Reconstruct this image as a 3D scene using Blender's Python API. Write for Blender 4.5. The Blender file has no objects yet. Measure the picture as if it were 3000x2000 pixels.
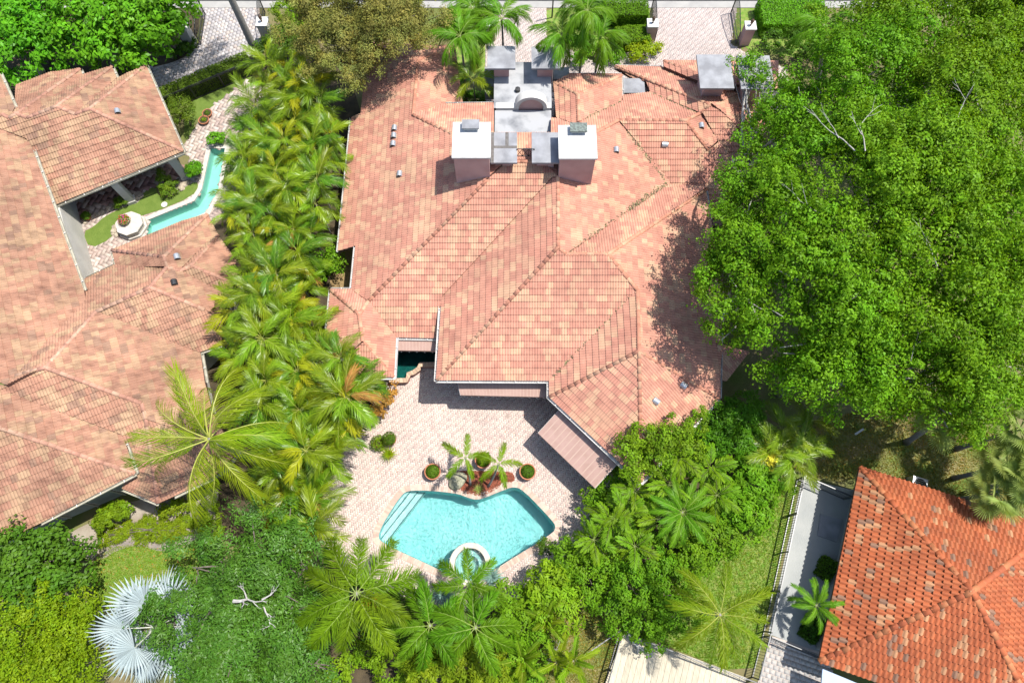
import bpy, bmesh, math, random
import numpy as np
from mathutils import Vector, Matrix, geometry as mgeo

random.seed(7)
RNG = np.random.default_rng(11)
SC = bpy.context.scene
COL = SC.collection

# ---------------------------------------------------------------- camera, sky, sun, exposure
CAM_H, TILT = 41.0, math.radians(20.0)
cam_data = bpy.data.cameras.new('drone_camera')
cam_data.lens, cam_data.sensor_width, cam_data.sensor_fit = 24.0, 36.0, 'HORIZONTAL'
cam_data.clip_start, cam_data.clip_end = 0.5, 2000.0
cam = bpy.data.objects.new('drone_camera', cam_data)
COL.objects.link(cam)
cam.location = (0, 0, CAM_H)
cam.rotation_euler = (TILT, 0, 0)
SC.camera = cam

SUN_DIR = Vector((0.40, 0.13, 1.0)).normalized()          # towards the sun
world = bpy.data.worlds.new('World')
SC.world = world
world.use_nodes = True
wn = world.node_tree
sky = wn.nodes.new('ShaderNodeTexSky')
sky.sky_type = 'NISHITA'
sky.sun_disc = False
sky.sun_elevation = math.asin(SUN_DIR.z)
sky.sun_rotation = math.atan2(SUN_DIR.x, SUN_DIR.y)
sky.air_density, sky.dust_density, sky.ozone_density = 1.0, 1.5, 1.0
bg = wn.nodes['Background']
wn.links.new(sky.outputs[0], bg.inputs[0])
bg.inputs[1].default_value = 0.14
sun_data = bpy.data.lights.new('sun', 'SUN')
sun_data.energy, sun_data.angle, sun_data.color = 4.6, math.radians(0.53), (1.0, 0.955, 0.89)
sun = bpy.data.objects.new('sun', sun_data)
COL.objects.link(sun)
sun.rotation_euler = SUN_DIR.to_track_quat('Z', 'Y').to_euler()
vs = SC.view_settings
vs.view_transform, vs.look, vs.exposure, vs.gamma, vs.use_curve_mapping = 'Standard', 'None', 0.96, 1.0, False
SC.cycles.max_bounces = 7
SC.cycles.transparent_max_bounces = 10
SC.cycles.use_denoising = True
SC.cycles.caustics_reflective = False
SC.cycles.caustics_refractive = False

# ---------------------------------------------------------------- survey helper
_c, _s = math.cos(TILT), math.sin(TILT)
def at(u, v, z=0.0):
    """World point of a survey mark (3000 x 2000 survey sheet) that lies at height z."""
    x, y = (u - 1500) / 2000, (1000 - v) / 2000
    d = (x, y * _c + _s, y * _s - _c)
    k = (CAM_H - z) / -d[2]
    return Vector((d[0] * k, d[1] * k, z))
def ats(pts, z=0.0):
    return [at(u, v, z) for u, v in pts]
def pts(s):
    return [tuple(float(q) for q in w.split(',')) for w in s.split()]

# ---------------------------------------------------------------- objects
def link(o, parent=None):
    COL.objects.link(o)
    if parent is not None:
        o.parent = parent
    return o
def tag(o, label, cat, group=None):
    o['label'] = label
    o['category'] = cat
    if group:
        o['group'] = group
    return o
def thing(name, label, cat, loc=(0, 0, 0), rz=0.0, group=None):
    o = bpy.data.objects.new(name, None)
    o.empty_display_size = 0.3
    o.location = loc
    o.rotation_euler = (0, 0, rz)
    link(o)
    return tag(o, label, cat, group)
def structure(o):
    o['kind'] = 'structure'
    return o
def stuff(o):
    o['kind'] = 'stuff'
    return o
def mesh_obj(name, me, parent=None, loc=None, rot=None, scale=None):
    o = bpy.data.objects.new(name, me)
    link(o, parent)
    if loc is not None: o.location = loc
    if rot is not None: o.rotation_euler = rot
    if scale is not None: o.scale = (scale,) * 3 if isinstance(scale, (int, float)) else scale
    return o

class MB:
    """Collects polygons, then makes one mesh."""
    def __init__(s):
        s.v, s.f, s.m, s.c = [], [], [], []
    def add(s, verts, faces, mi=0, col=(1, 1, 1)):
        b = len(s.v)
        s.v += [tuple(p) for p in verts]
        for f in faces:
            s.f.append([b + i for i in f]); s.m.append(mi); s.c.append(col)
        return s
    def box(s, x0, x1, y0, y1, z0, z1, mi=0, col=(1, 1, 1), M=None):
        v = [(x0, y0, z0), (x1, y0, z0), (x1, y1, z0), (x0, y1, z0), (x0, y0, z1), (x1, y0, z1), (x1, y1, z1), (x0, y1, z1)]
        if M is not None: v = [M @ Vector(p) for p in v]
        return s.add(v, [(0, 3, 2, 1), (4, 5, 6, 7), (0, 1, 5, 4), (1, 2, 6, 5), (2, 3, 7, 6), (3, 0, 4, 7)], mi, col)
    def bar(s, a, b, w, h, mi=0, col=(1, 1, 1), up=Vector((0, 0, 1))):
        a, b = Vector(a), Vector(b)
        d = (b - a); L = d.length; d /= L
        if abs(d.dot(up)) > 0.98: up = Vector((0, 1, 0))
        x = d.cross(up).normalized(); z = x.cross(d)
        M = Matrix(((x.x, d.x, z.x, a.x), (x.y, d.y, z.y, a.y), (x.z, d.z, z.z, a.z), (0, 0, 0, 1)))
        return s.box(-w / 2, w / 2, 0, L, -h / 2, h / 2, mi, col, M)
    def prism(s, poly, z0, z1, mi=0, col=(1, 1, 1), bottom=False):
        n = len(poly)
        p2 = [(p[0], p[1]) for p in poly]
        area = sum(p2[i][0] * p2[(i + 1) % n][1] - p2[(i + 1) % n][0] * p2[i][1] for i in range(n))
        if area < 0: p2 = p2[::-1]
        v = [(x, y, z0) for x, y in p2] + [(x, y, z1) for x, y in p2]
        s.add(v, [tuple(range(n, 2 * n))] + [(i, (i + 1) % n, n + (i + 1) % n, n + i) for i in range(n)], mi, col)
        if bottom: s.add(v[:n], [tuple(range(n - 1, -1, -1))], mi, col)
        return s
    def tube(s, path, radii, n=8, mi=0, col=(1, 1, 1), cap=True):
        path = [Vector(p) for p in path]
        rings = []
        for i, p in enumerate(path):
            t = (path[min(i + 1, len(path) - 1)] - path[max(i - 1, 0)]).normalized()
            r = Vector((1, 0, 0)) if abs(t.x) < 0.8 else Vector((0, 1, 0))
            a = t.cross(r).normalized(); b = t.cross(a)
            rad = radii[i] if hasattr(radii, '__len__') else radii
            rings.append([p + (a * math.cos(k * 2 * math.pi / n) + b * math.sin(k * 2 * math.pi / n)) * rad for k in range(n)])
        v = [q for r in rings for q in r]
        f = [(i * n + k, i * n + (k + 1) % n, (i + 1) * n + (k + 1) % n, (i + 1) * n + k) for i in range(len(path) - 1) for k in range(n)]
        if cap: f += [tuple(range(n - 1, -1, -1)), tuple(range(len(v) - n, len(v)))]
        return s.add(v, f, mi, col)
    def lathe(s, prof, n=20, mi=0, col=(1, 1, 1), c=(0, 0, 0)):
        v = [(c[0] + r * math.cos(k * 2 * math.pi / n), c[1] + r * math.sin(k * 2 * math.pi / n), c[2] + z) for r, z in prof for k in range(n)]
        f = [(i * n + k, i * n + (k + 1) % n, (i + 1) * n + (k + 1) % n, (i + 1) * n + k) for i in range(len(prof) - 1) for k in range(n)]
        return s.add(v, f, mi, col)
    def mesh(s, name, mats, smooth=False):
        me = bpy.data.meshes.new(name)
        me.from_pydata(s.v, [], s.f)
        for m in (mats if isinstance(mats, (list, tuple)) else [mats]): me.materials.append(m)
        me.polygons.foreach_set('material_index', s.m)
        if smooth: me.polygons.foreach_set('use_smooth', [True] * len(s.f))
        at_ = me.attributes.new('col', 'FLOAT_COLOR', 'FACE')
        at_.data.foreach_set('color', np.c_[np.array(s.c, dtype=np.float32), np.ones(len(s.c), np.float32)].ravel())
        me.update()
        return me
    def build(s, name, mats, parent=None, smooth=False, **k):
        return mesh_obj(name, s.mesh(name, mats, smooth), parent, **k)

def tess(outer, holes=(), z=0.0):
    """Flat sheet with holes -> verts, tris"""
    loops = [[Vector((p[0], p[1], 0)) for p in outer]] + [[Vector((p[0], p[1], 0)) for p in h] for h in holes]
    v = [(p.x, p.y, z) for l in loops for p in l]
    out = []
    for t in mgeo.tessellate_polygon(loops):
        a, b, c = (Vector(v[i]) for i in t)
        n = (b - a).cross(c - a).z
        if abs(n) > 1e-9: out.append(t if n > 0 else t[::-1])
    return v, out
def sheet(name, outer, mat, z=0.0, holes=(), parent=None):
    m = MB(); v, f = tess(outer, holes, z); m.add(v, f)
    return m.build(name, mat, parent)
def inside(p, poly):
    x, y = p[0], p[1]; r = False; j = len(poly) - 1
    for i in range(len(poly)):
        xi, yi, xj, yj = poly[i][0], poly[i][1], poly[j][0], poly[j][1]
        if (yi > y) != (yj > y) and x < (xj - xi) * (y - yi) / (yj - yi) + xi: r = not r
        j = i
    return r
def np_inside(P, poly):
    x, y = P[:, 0], P[:, 1]; r = np.zeros(len(P), bool); j = len(poly) - 1
    for i in range(len(poly)):
        xi, yi, xj, yj = poly[i][0], poly[i][1], poly[j][0], poly[j][1]
        c = ((yi > y) != (yj > y)) & (x < (xj - xi) * (y - yi) / ((yj - yi) or 1e-12) + xi)
        r ^= c; j = i
    return r
def smooth_loop(poly, it=2):
    P = [Vector((p[0], p[1])) for p in poly]
    for _ in range(it):
        Q = []
        for i in range(len(P)):
            a, b = P[i], P[(i + 1) % len(P)]
            Q += [a * .75 + b * .25, a * .25 + b * .75]
        P = Q
    return P
def offset_loop(P, d):
    n = len(P); out = []
    area = sum(P[i][0] * P[(i + 1) % n][1] - P[(i + 1) % n][0] * P[i][1] for i in range(n))
    sg = 1 if area > 0 else -1
    for i in range(n):
        a, b, c = Vector(P[i - 1][:2]), Vector(P[i][:2]), Vector(P[(i + 1) % n][:2])
        t1, t2 = (b - a).normalized(), (c - b).normalized()
        n1, n2 = Vector((t1.y, -t1.x)) * sg, Vector((t2.y, -t2.x)) * sg
        m = (n1 + n2); m.normalize()
        out.append(b + m * d / max(0.5, m.dot(n1)))
    return out

# ---------------------------------------------------------------- materials
def _new(name):
    m = bpy.data.materials.new(name); m.use_nodes = True
    return m, m.node_tree.nodes, m.node_tree.links, m.node_tree.nodes['Principled BSDF']
def pm(name, c1, c2=None, scale=3.0, rough=0.8, bump=0.0, bscale=None, spec=0.3, detail=4.0, attr=False, metal=0.0, streak=None, rand=0.0, lo=.35, hi=.65, k=.66, big=None):
    """Principled with two-tone noise in world space; attr multiplies by face colour; rand by object."""
    m, N, L, b = _new(name)
    b.inputs['Roughness'].default_value = rough
    b.inputs['Specular IOR Level'].default_value = spec
    b.inputs['Metallic'].default_value = metal
    geo = N.new('ShaderNodeNewGeometry')
    c2 = c2 or tuple(q * .8 for q in c1)
    c1, c2 = tuple(q * k for q in c1), tuple(q * k for q in c2)
    nz = N.new('ShaderNodeTexNoise'); nz.inputs['Scale'].default_value = scale; nz.inputs['Detail'].default_value = detail
    src = geo.outputs['Position']
    if streak:
        mp = N.new('ShaderNodeMapping'); mp.inputs['Scale'].default_value = streak
        L.new(src, mp.inputs[0]); src = mp.outputs[0]
    L.new(src, nz.inputs['Vector'])
    rp = N.new('ShaderNodeValToRGB')
    rp.color_ramp.elements[0].position, rp.color_ramp.elements[1].position = lo, hi
    rp.color_ramp.elements[0].color, rp.color_ramp.elements[1].color = (*c1, 1), (*c2, 1)
    L.new(nz.outputs[0], rp.inputs[0])
    out = rp.outputs[0]
    if attr:
        a = N.new('ShaderNodeAttribute'); a.attribute_name = 'col'
        x = N.new('ShaderNodeMixRGB'); x.blend_type = 'MULTIPLY'; x.inputs[0].default_value = 1
        L.new(out, x.inputs[1]); L.new(a.outputs[0], x.inputs[2]); out = x.outputs[0]
    if big:
        nb = N.new('ShaderNodeTexNoise'); nb.inputs['Scale'].default_value = big[0]; nb.inputs['Detail'].default_value = 6; nb.inputs['Roughness'].default_value = .65
        L.new(geo.outputs['Position'], nb.inputs['Vector'])
        rb = N.new('ShaderNodeMapRange'); rb.inputs[1].default_value = .35; rb.inputs[2].default_value = .68; rb.inputs[3].default_value = 1 - big[1]; rb.inputs[4].default_value = 1 + big[1] * .5
        L.new(nb.outputs[0], rb.inputs[0])
        xb = N.new('ShaderNodeMixRGB'); xb.blend_type = 'MULTIPLY'; xb.inputs[0].default_value = 1
        L.new(out, xb.inputs[1]); L.new(rb.outputs[0], xb.inputs[2]); out = xb.outputs[0]
    if rand:
        oi = N.new('ShaderNodeObjectInfo'); hs = N.new('ShaderNodeHueSaturation')
        mr = N.new('ShaderNodeMapRange'); mr.inputs[3].default_value = 1 - rand; mr.inputs[4].default_value = 1 + rand
        L.new(oi.outputs['Random'], mr.inputs[0]); L.new(mr.outputs[0], hs.inputs['Value']); L.new(out, hs.inputs['Color']); out = hs.outputs[0]
    L.new(out, b.inputs['Base Color'])
    if bump:
        n2 = N.new('ShaderNodeTexNoise'); n2.inputs['Scale'].default_value = bscale or scale * 4; n2.inputs['Detail'].default_value = 5
        L.new(geo.outputs['Position'], n2.inputs['Vector'])
        bp = N.new('ShaderNodeBump'); bp.inputs['Strength'].default_value = bump; bp.inputs['Distance'].default_value = 0.05
        L.new(n2.outputs[0], bp.inputs['Height']); L.new(bp.outputs[0], b.inputs['Normal'])
    return m
def foliage(name, c, trans=0.38, rough=0.5, hue=0.012, val=0.12, spec=0.11, tcol=None):
    """Leaf: gloss + light through the blade; col attribute varies clumps, object random varies fronds."""
    m, N, L, b = _new(name)
    b.inputs['Roughness'].default_value = rough
    b.inputs['Specular IOR Level'].default_value = spec
    a = N.new('ShaderNodeAttribute'); a.attribute_name = 'col'
    oi = N.new('ShaderNodeObjectInfo')
    hs = N.new('ShaderNodeHueSaturation'); hs.inputs['Color'].default_value = (*c, 1)
    h = N.new('ShaderNodeMapRange'); h.inputs[3].default_value = .5 - hue; h.inputs[4].default_value = .5 + hue
    v = N.new('ShaderNodeMapRange'); v.inputs[3].default_value = 1 - val; v.inputs[4].default_value = 1 + val
    mul = N.new('ShaderNodeMath'); mul.operation = 'MULTIPLY'; mul.inputs[1].default_value = 7.13
    fr = N.new('ShaderNodeMath'); fr.operation = 'FRACT'
    L.new(oi.outputs['Random'], h.inputs[0]); L.new(oi.outputs['Random'], mul.inputs[0]); L.new(mul.outputs[0], fr.inputs[0]); L.new(fr.outputs[0], v.inputs[0])
    L.new(h.outputs[0], hs.inputs['Hue']); L.new(v.outputs[0], hs.inputs['Value'])
    x = N.new('ShaderNodeMixRGB'); x.blend_type = 'MULTIPLY'; x.inputs[0].default_value = 1
    L.new(hs.outputs[0], x.inputs[1]); L.new(a.outputs[0], x.inputs[2])
    L.new(x.outputs[0], b.inputs['Base Color'])
    t = N.new('ShaderNodeBsdfTranslucent')
    tx = N.new('ShaderNodeMixRGB'); tx.blend_type = 'MULTIPLY'; tx.inputs[0].default_value = 1
    tx.inputs[2].default_value = (*(tcol or (1.5, 1.35, .6)), 1)
    L.new(x.outputs[0], tx.inputs[1]); L.new(tx.outputs[0], t.inputs[0])
    mx = N.new('ShaderNodeMixShader'); mx.inputs[0].default_value = trans
    L.new(b.outputs[0], mx.inputs[1]); L.new(t.outputs[0], mx.inputs[2])
    L.new(mx.outputs[0], N['Material Output'].inputs[0])
    return m
def water(name, tint, rscale=5.0, bump=0.25, refl=1.0):
    """Still water: Fresnel sky reflection over a tinted clear body, rippled."""
    m, N, L, b = _new(name)
    N.remove(b)
    geo = N.new('ShaderNodeNewGeometry')
    nz = N.new('ShaderNodeTexNoise'); nz.inputs['Scale'].default_value = rscale; nz.inputs['Detail'].default_value = 3
    nz.inputs['Distortion'].default_value = 1.2
    wv = N.new('ShaderNodeTexVoronoi'); wv.feature = 'SMOOTH_F1'; wv.inputs['Scale'].default_value = rscale * 1.3
    ad = N.new('ShaderNodeVectorMath'); ad.operation = 'ADD'
    L.new(geo.outputs['Position'], nz.inputs['Vector'])
    sc_ = N.new('ShaderNodeVectorMath'); sc_.operation = 'SCALE'; sc_.inputs['Scale'].default_value = .5
    L.new(nz.outputs['Color'], sc_.inputs[0]); L.new(sc_.outputs[0], ad.inputs[1]); L.new(geo.outputs['Position'], ad.inputs[0])
    L.new(ad.outputs[0], wv.inputs['Vector'])
    bp = N.new('ShaderNodeBump'); bp.inputs['Strength'].default_value = bump; bp.inputs['Distance'].default_value = .12
    L.new(wv.outputs[0], bp.inputs['Height'])
    gl = N.new('ShaderNodeBsdfGlossy'); gl.inputs['Roughness'].default_value = .09
    rf = N.new('ShaderNodeBsdfRefraction'); rf.inputs['IOR'].default_value = 1.33; rf.inputs['Color'].default_value = (*tint, 1); rf.inputs['Roughness'].default_value = 0.0
    tr = N.new('ShaderNodeBsdfTransparent'); tr.inputs[0].default_value = (*tint, 1)
    fz = N.new('ShaderNodeFresnel'); fz.inputs[0].default_value = 1.33
    L.new(bp.outputs[0], gl.inputs['Normal']); L.new(bp.outputs[0], fz.inputs['Normal']); L.new(bp.outputs[0], rf.inputs['Normal'])
    m0 = N.new('ShaderNodeMixShader'); m0.inputs[0].default_value = .15
    L.new(tr.outputs[0], m0.inputs[1]); L.new(rf.outputs[0], m0.inputs[2])
    mx = N.new('ShaderNodeMixShader')
    L.new(fz.outputs[0], mx.inputs[0]); L.new(m0.outputs[0], mx.inputs[1]); L.new(gl.outputs[0], mx.inputs[2])
    L.new(mx.outputs[0], N['Material Output'].inputs[0])
    return m
# ---------------------------------------------------------------- palette
M = {}
M['ground'] = pm('ground_soil_grass', (.13, .17, .035), (.21, .17, .085), .45, .95, .5, 9, detail=9)
M['lawn'] = pm('lawn_turf', (.14, .30, .025), (.31, .35, .09), 3.5, .95, 1, 40, detail=10)
M['lawn_dry'] = pm('dry_lawn', (.12, .20, .03), (.30, .25, .11), .8, .95, .8, 30, detail=10)
M['turf'] = pm('court_turf', (.12, .19, .025), (.15, .22, .035), 2.5, .9, .5, 60)
M['soil'] = pm('dark_soil', (.05, .038, .022), (.10, .075, .04), 2.0, .95, .6, 20, detail=8)
M['sand'] = pm('sandy_bed', (.30, .25, .19), (.40, .35, .28), 1.5, .95, .5, 30, detail=8)
M['leaf_litter'] = pm('leaf_litter', (.25, .16, .07), (.38, .27, .13), 9, .95, .8, 40, detail=6)
M['mulch'] = pm('red_mulch', (.30, .085, .045), (.16, .05, .03), 14, .95, 1, 40, detail=8)
M['asphalt'] = pm('asphalt', (.05, .05, .052), (.08, .075, .075), 3, .9, .4, 80)
M['concrete'] = pm('walk_concrete', (.36, .35, .33), (.43, .42, .39), 1.2, .9, .3, 30, detail=8)
M['concrete_side'] = pm('side_path_concrete', (.34, .355, .345), (.40, .41, .39), .8, .9, .3, 25, detail=8)
M['path'] = pm('path_grit', (.24, .21, .19), (.32, .27, .22), 3, .95, .4, 30, detail=8)
M['joint'] = pm('joint_sand', (.55, .45, .39), (.61, .51, .45), 8, .95, .3, 60)
M['paver'] = pm('paver_clay', (1, .98, .96), (.86, .84, .84), 3.5, .9, .25, 60, attr=True, detail=7, big=(.35, .12))
M['coping'] = pm('pool_coping', (.62, .50, .41), (.54, .42, .35), 5, .85, .2, 50, attr=True)
M['plaster'] = pm('pool_plaster', (.26, .60, .59), (.33, .66, .64), .7, .7, .1, 20, k=1)
M['step_plaster'] = pm('step_plaster', (.50, .70, .67), (.55, .74, .71), 1.5, .7, .1, 20, k=1)
M['step_edge'] = pm('step_edge_tile', (.015, .10, .13), (.03, .14, .17), 20, .4)
M['canal'] = pm('canal_plaster', (.30, .48, .42), (.36, .52, .46), .9, .7, k=1)
M['pond'] = pm('pond_plaster', (.02, .10, .09), (.03, .16, .14), 4, .7, attr=False)
M['water'] = water('pool_water', (.86, .985, .99), 6.0, .85)
M['water_spa'] = water('spa_water', (.88, .98, .97), 6, .3)
M['water_canal'] = water('canal_water', (.72, .97, .93), 3, .12)
M['water_pond'] = water('pond_water', (.35, .75, .72), 3, .15)
M['white_stone'] = pm('white_stone', (.64, .60, .53), (.54, .49, .42), 3, .85, .2, 40, detail=7)
M['rock'] = pm('rock', (.52, .44, .33), (.32, .27, .20), 4, .95, .8, 9, detail=9)
M['coral'] = pm('coral_rock', (.44, .42, .30), (.20, .20, .13), 7, .95, 1, 14, detail=9)

# ---------------------------------------------------------------- ground, pools cut into it
POOL_PX = pts('1172,1453 1200,1433 1335,1443 1372,1458 1396,1464 1420,1458 1473,1436 1505,1425 1532,1434 1622,1528 1628,1545 1618,1563 1453,1664 1420,1690 1377,1712 1320,1685 1261,1655 1127,1594 1101,1568')
POOL = smooth_loop(ats(POOL_PX), 2)
CANAL = ats(pts('618,436 660,436 640,560 606,622 520,662 424,700 431,647 570,590 592,556'))
G = 260
ground_loop = [(-G, -G), (G, -G), (G, G), (-G, G)]
structure(sheet('ground', ground_loop, M['ground'], 0.0, [offset_loop(POOL, .02), CANAL]))

def box_field(name, C, half, ang, z0, z1, colors, mat, parent):
    """Many small blocks in one mesh: C (n,2) centres, half (n,2), ang (n,), z1 (n,), colours (n,3)"""
    n = len(C)
    ca, sa = np.cos(ang), np.sin(ang)
    base = np.array([(-1, -1), (1, -1), (1, 1), (-1, 1)], float)
    xy = base[None] * half[:, None, :]
    X = C[:, None, 0] + xy[..., 0] * ca[:, None] - xy[..., 1] * sa[:, None]
    Y = C[:, None, 1] + xy[..., 0] * sa[:, None] + xy[..., 1] * ca[:, None]
    V = np.zeros((n, 8, 3)); V[:, :4, 0] = X; V[:, 4:, 0] = X; V[:, :4, 1] = Y; V[:, 4:, 1] = Y
    V[:, :4, 2] = z0; V[:, 4:, 2] = np.asarray(z1)[:, None]
    fq = np.array([(4, 5, 6, 7), (0, 1, 5, 4), (1, 2, 6, 5), (2, 3, 7, 6), (3, 0, 4, 7)])
    F = (np.arange(n)[:, None, None] * 8 + fq[None]).reshape(-1, 4)
    return raw_mesh(name, V.reshape(-1, 3), F, np.repeat(colors, 5, 0), mat, parent)
def raw_mesh(name, V, F, C, mat, parent=None, smooth=False, mi=None):
    me = bpy.data.meshes.new(name)
    k = F.shape[1]
    me.vertices.add(len(V)); me.vertices.foreach_set('co', np.ascontiguousarray(V, dtype=np.float32).ravel())
    me.loops.add(F.size); me.loops.foreach_set('vertex_index', np.ascontiguousarray(F, dtype=np.int32).ravel())
    me.polygons.add(len(F)); me.polygons.foreach_set('loop_start', np.arange(0, F.size, k, dtype=np.int32))
    for m in (mat if isinstance(mat, (list, tuple)) else [mat]): me.materials.append(m)
    if mi is not None: me.polygons.foreach_set('material_index', np.asarray(mi, dtype=np.int32))
    if smooth: me.polygons.foreach_set('use_smooth', np.ones(len(F), bool))
    a = me.attributes.new('col', 'FLOAT_COLOR', 'FACE')
    a.data.foreach_set('color', np.c_[C, np.ones(len(C))].astype(np.float32).ravel())
    me.update(calc_edges=True)
    return me if parent == 'mesh' else mesh_obj(name, me, parent)
def paver_field(name, poly, lx, ly, ang, palette, weights, parent, pattern='herring', holes=(), z=.03, jit=.002, gap=.0035, rnd=.06):
    P2 = np.array([(p[0], p[1]) for p in poly])
    ctr = P2.mean(0); R = np.abs(P2 - ctr).max() * 1.5
    ca, sa = math.cos(ang), math.sin(ang)
    if pattern == 'herring':            # 90 degree herringbone of 2:1 blocks
        k = int(R / ly) + 4
        I, J = np.meshgrid(np.arange(-k, k), np.arange(-k, k), indexing='ij')
        # unit cell vectors of the herringbone: (1,1) and (2,-2) in block widths
        s = ly
        I2, J2 = np.meshgrid(np.arange(-2 * k, 2 * k), np.arange(-k, k), indexing='ij')
        ox, oy = (I2 + 2 * J2) * s, (I2 - 2 * J2) * s
        C1 = np.stack([ox + s, oy + s / 2], -1).reshape(-1, 2)
        C2 = np.stack([ox + s * 2.5, oy + 0 * s], -1).reshape(-1, 2)
        C = np.r_[C1, C2]; H = np.r_[np.tile([s, s / 2], (len(C1), 1)), np.tile([s / 2, s], (len(C2), 1))]
    else:                               # running or stacked bond
        nx, ny = int(R / lx) + 2, int(R / ly) + 2
        I, J = np.meshgrid(np.arange(-nx, nx), np.arange(-ny, ny), indexing='ij')
        off = (J % 2) * lx / 2 if pattern == 'running' else 0 * J
        C = np.stack([I * lx + off, J * ly], -1).reshape(-1, 2).astype(float)
        H = np.tile([lx / 2, ly / 2], (len(C), 1))
    H = H - gap
    W = np.stack([ctr[0] + C[:, 0] * ca - C[:, 1] * sa, ctr[1] + C[:, 0] * sa + C[:, 1] * ca], -1)
    keep = np_inside(W, poly)
    for h in holes: keep &= ~np_inside(W, h)
    W, H = W[keep], H[keep]
    n = len(W)
    pal = np.array(palette)[RNG.choice(len(palette), n, p=weights)]
    pal = pal * (1 + RNG.uniform(-rnd, rnd, (n, 1)))
    o = box_field(name, W, H, np.full(n, ang), z - .05, z + RNG.uniform(-jit, jit, n), pal, M['paver'], parent)
    return stuff(o)

# road, pavement, driveways
structure(sheet('road', [(-200, 43.1), (200, 43.1), (200, 120), (-200, 120)], M['asphalt'], .004))
sw = MB(); sw.box(-200, 200, 42.45, 43.1, -.1, .06)
structure(sw.build('pavement', M['concrete']))
drive_a = [at(u, v) for u, v in pts('560,14 760,14 765,130 722,178 478,290 420,250 440,200 505,185 560,160 590,120 600,60')]
dl = structure(sheet('driveway', drive_a, M['joint'], .032))
paver_field('paver', drive_a, .30, .30, math.radians(24), [(.56, .53, .51), (.49, .47, .47), (.59, .52, .47), (.42, .40, .40), (.63, .60, .57)], [.3, .25, .18, .15, .12], dl, 'running', z=.04)
drive_b = [at(u, v) for u, v in pts('1425,14 1600,14 1600,110 1750,190 1850,150 1910,120 1915,14 2160,14 2140,130 2200,165 2300,200 2330,330 2150,420 1600,420 1420,330')]
db = structure(sheet('driveway', drive_b, M['joint'], .034))
paver_field('paver', drive_b, .24, .12, 0, [(.63, .55, .51), (.60, .51, .47), (.66, .58, .54), (.60, .54, .51)], [.4, .25, .25, .1], db, 'herring', z=.04)

# patio round the pool
patio = [at(u, v) for u, v in pts('930,1440 1010,1300 1080,1220 1120,1110 1140,1000 1300,980 1620,1090 1900,1400 1830,1480 1720,1580 1690,1640 1540,1720 1500,1775 1390,1790 1290,1775 1160,1740 1080,1690 1000,1660 930,1560')]
BED_PX = pts('1315,1396 1327,1422 1358,1442 1404,1454 1424,1449 1464,1427 1470,1411 1507,1412 1508,1395 1499,1382 1459,1381 1358,1378 1330,1382')
BED = smooth_loop(ats(BED_PX), 1)
pt = structure(sheet('patio', patio, M['joint'], .024, [offset_loop(POOL, .02)]))
paver_field('paver', patio, .2, .105, 0, [(.71, .59, .52), (.66, .52, .46), (.75, .65, .56), (.63, .50, .45), (.71, .61, .54)], [.34, .22, .22, .08, .14], pt, 'herring', [offset_loop(POOL, .36), BED], .03)
# pool shell, steps, coping, water
pool = thing('swimming_pool', 'turquoise kidney shaped swimming pool with corner steps on the brick patio', 'pool', (0, 0, 0))
pl = [(p.x, p.y) for p in POOL]
sh = MB(); n = len(pl)
sh.add([(x, y, .02) for x, y in pl] + [(x, y, -1.45) for x, y in pl], [(i, (i + 1) % n, n + (i + 1) % n, n + i) for i in range(n)])
v, f = tess(pl, (), -1.45); sh.add(v, f)
sh.build('pool_shell', M['plaster'], pool)
for k, (s, zt) in enumerate((('1082,1578 1170,1435 1209,1431 1101,1568', -.30), ('1085,1590 1165,1430 1229,1434 1114,1580', -.55), ('1088,1600 1160,1425 1246,1440 1127,1594', -.80))):
    q = [at(u, v, zt) for u, v in pts(s)]
    inn = [p for p in q]
    st = MB()
    st.prism([(p.x, p.y) for p in inn], -1.44, zt)
    # keep the tread inside the pool wall
    o = st.build('step', M['step_plaster'], pool)
    e = MB(); e.bar(q[2] + Vector((0, 0, .004)), q[3] + Vector((0, 0, .004)), .05, .02)
    e.build('step_edge', M['step_edge'], o)
cw = [(p.x, p.y) for p in POOL]
cop = MB(); out_l = offset_loop(POOL, .34)
acc = 0; ci = []
per = [(Vector(cw[i]), Vector(cw[(i + 1) % n]), Vector(out_l[i]), Vector(out_l[(i + 1) % n])) for i in range(n)]
for a, b, c, d in per:
    L = (b - a).length; k = max(1, round(L / .13))
    for j in range(k):
        t0, t1 = (j + .03) / k, (j + .97) / k
        q = [a.lerp(b, t0), a.lerp(b, t1), c.lerp(d, t1), c.lerp(d, t0)]
        cl = random.choice([(1, 1, 1), (.9, .84, .8), (1.06, 1.02, .98), (.82, .78, .76)])
        v = [(p.x, p.y, .0) for p in q] + [(p.x, p.y, .055) for p in q]
        cop.add(v, [(4, 5, 6, 7), (0, 1, 5, 4), (1, 2, 6, 5), (2, 3, 7, 6), (3, 0, 4, 7)] if (b - a).cross(c - a) > 0 else [(7, 6, 5, 4), (4, 5, 1, 0), (5, 6, 2, 1), (6, 7, 3, 2), (7, 4, 0, 3)], 0, cl)
stuff(cop.build('coping_brick', M['coping'], pool))
wt = MB(); v, f = tess(pl, (), -.10); wt.add(v, f)
wt.build('water', M['water'], pool)

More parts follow.
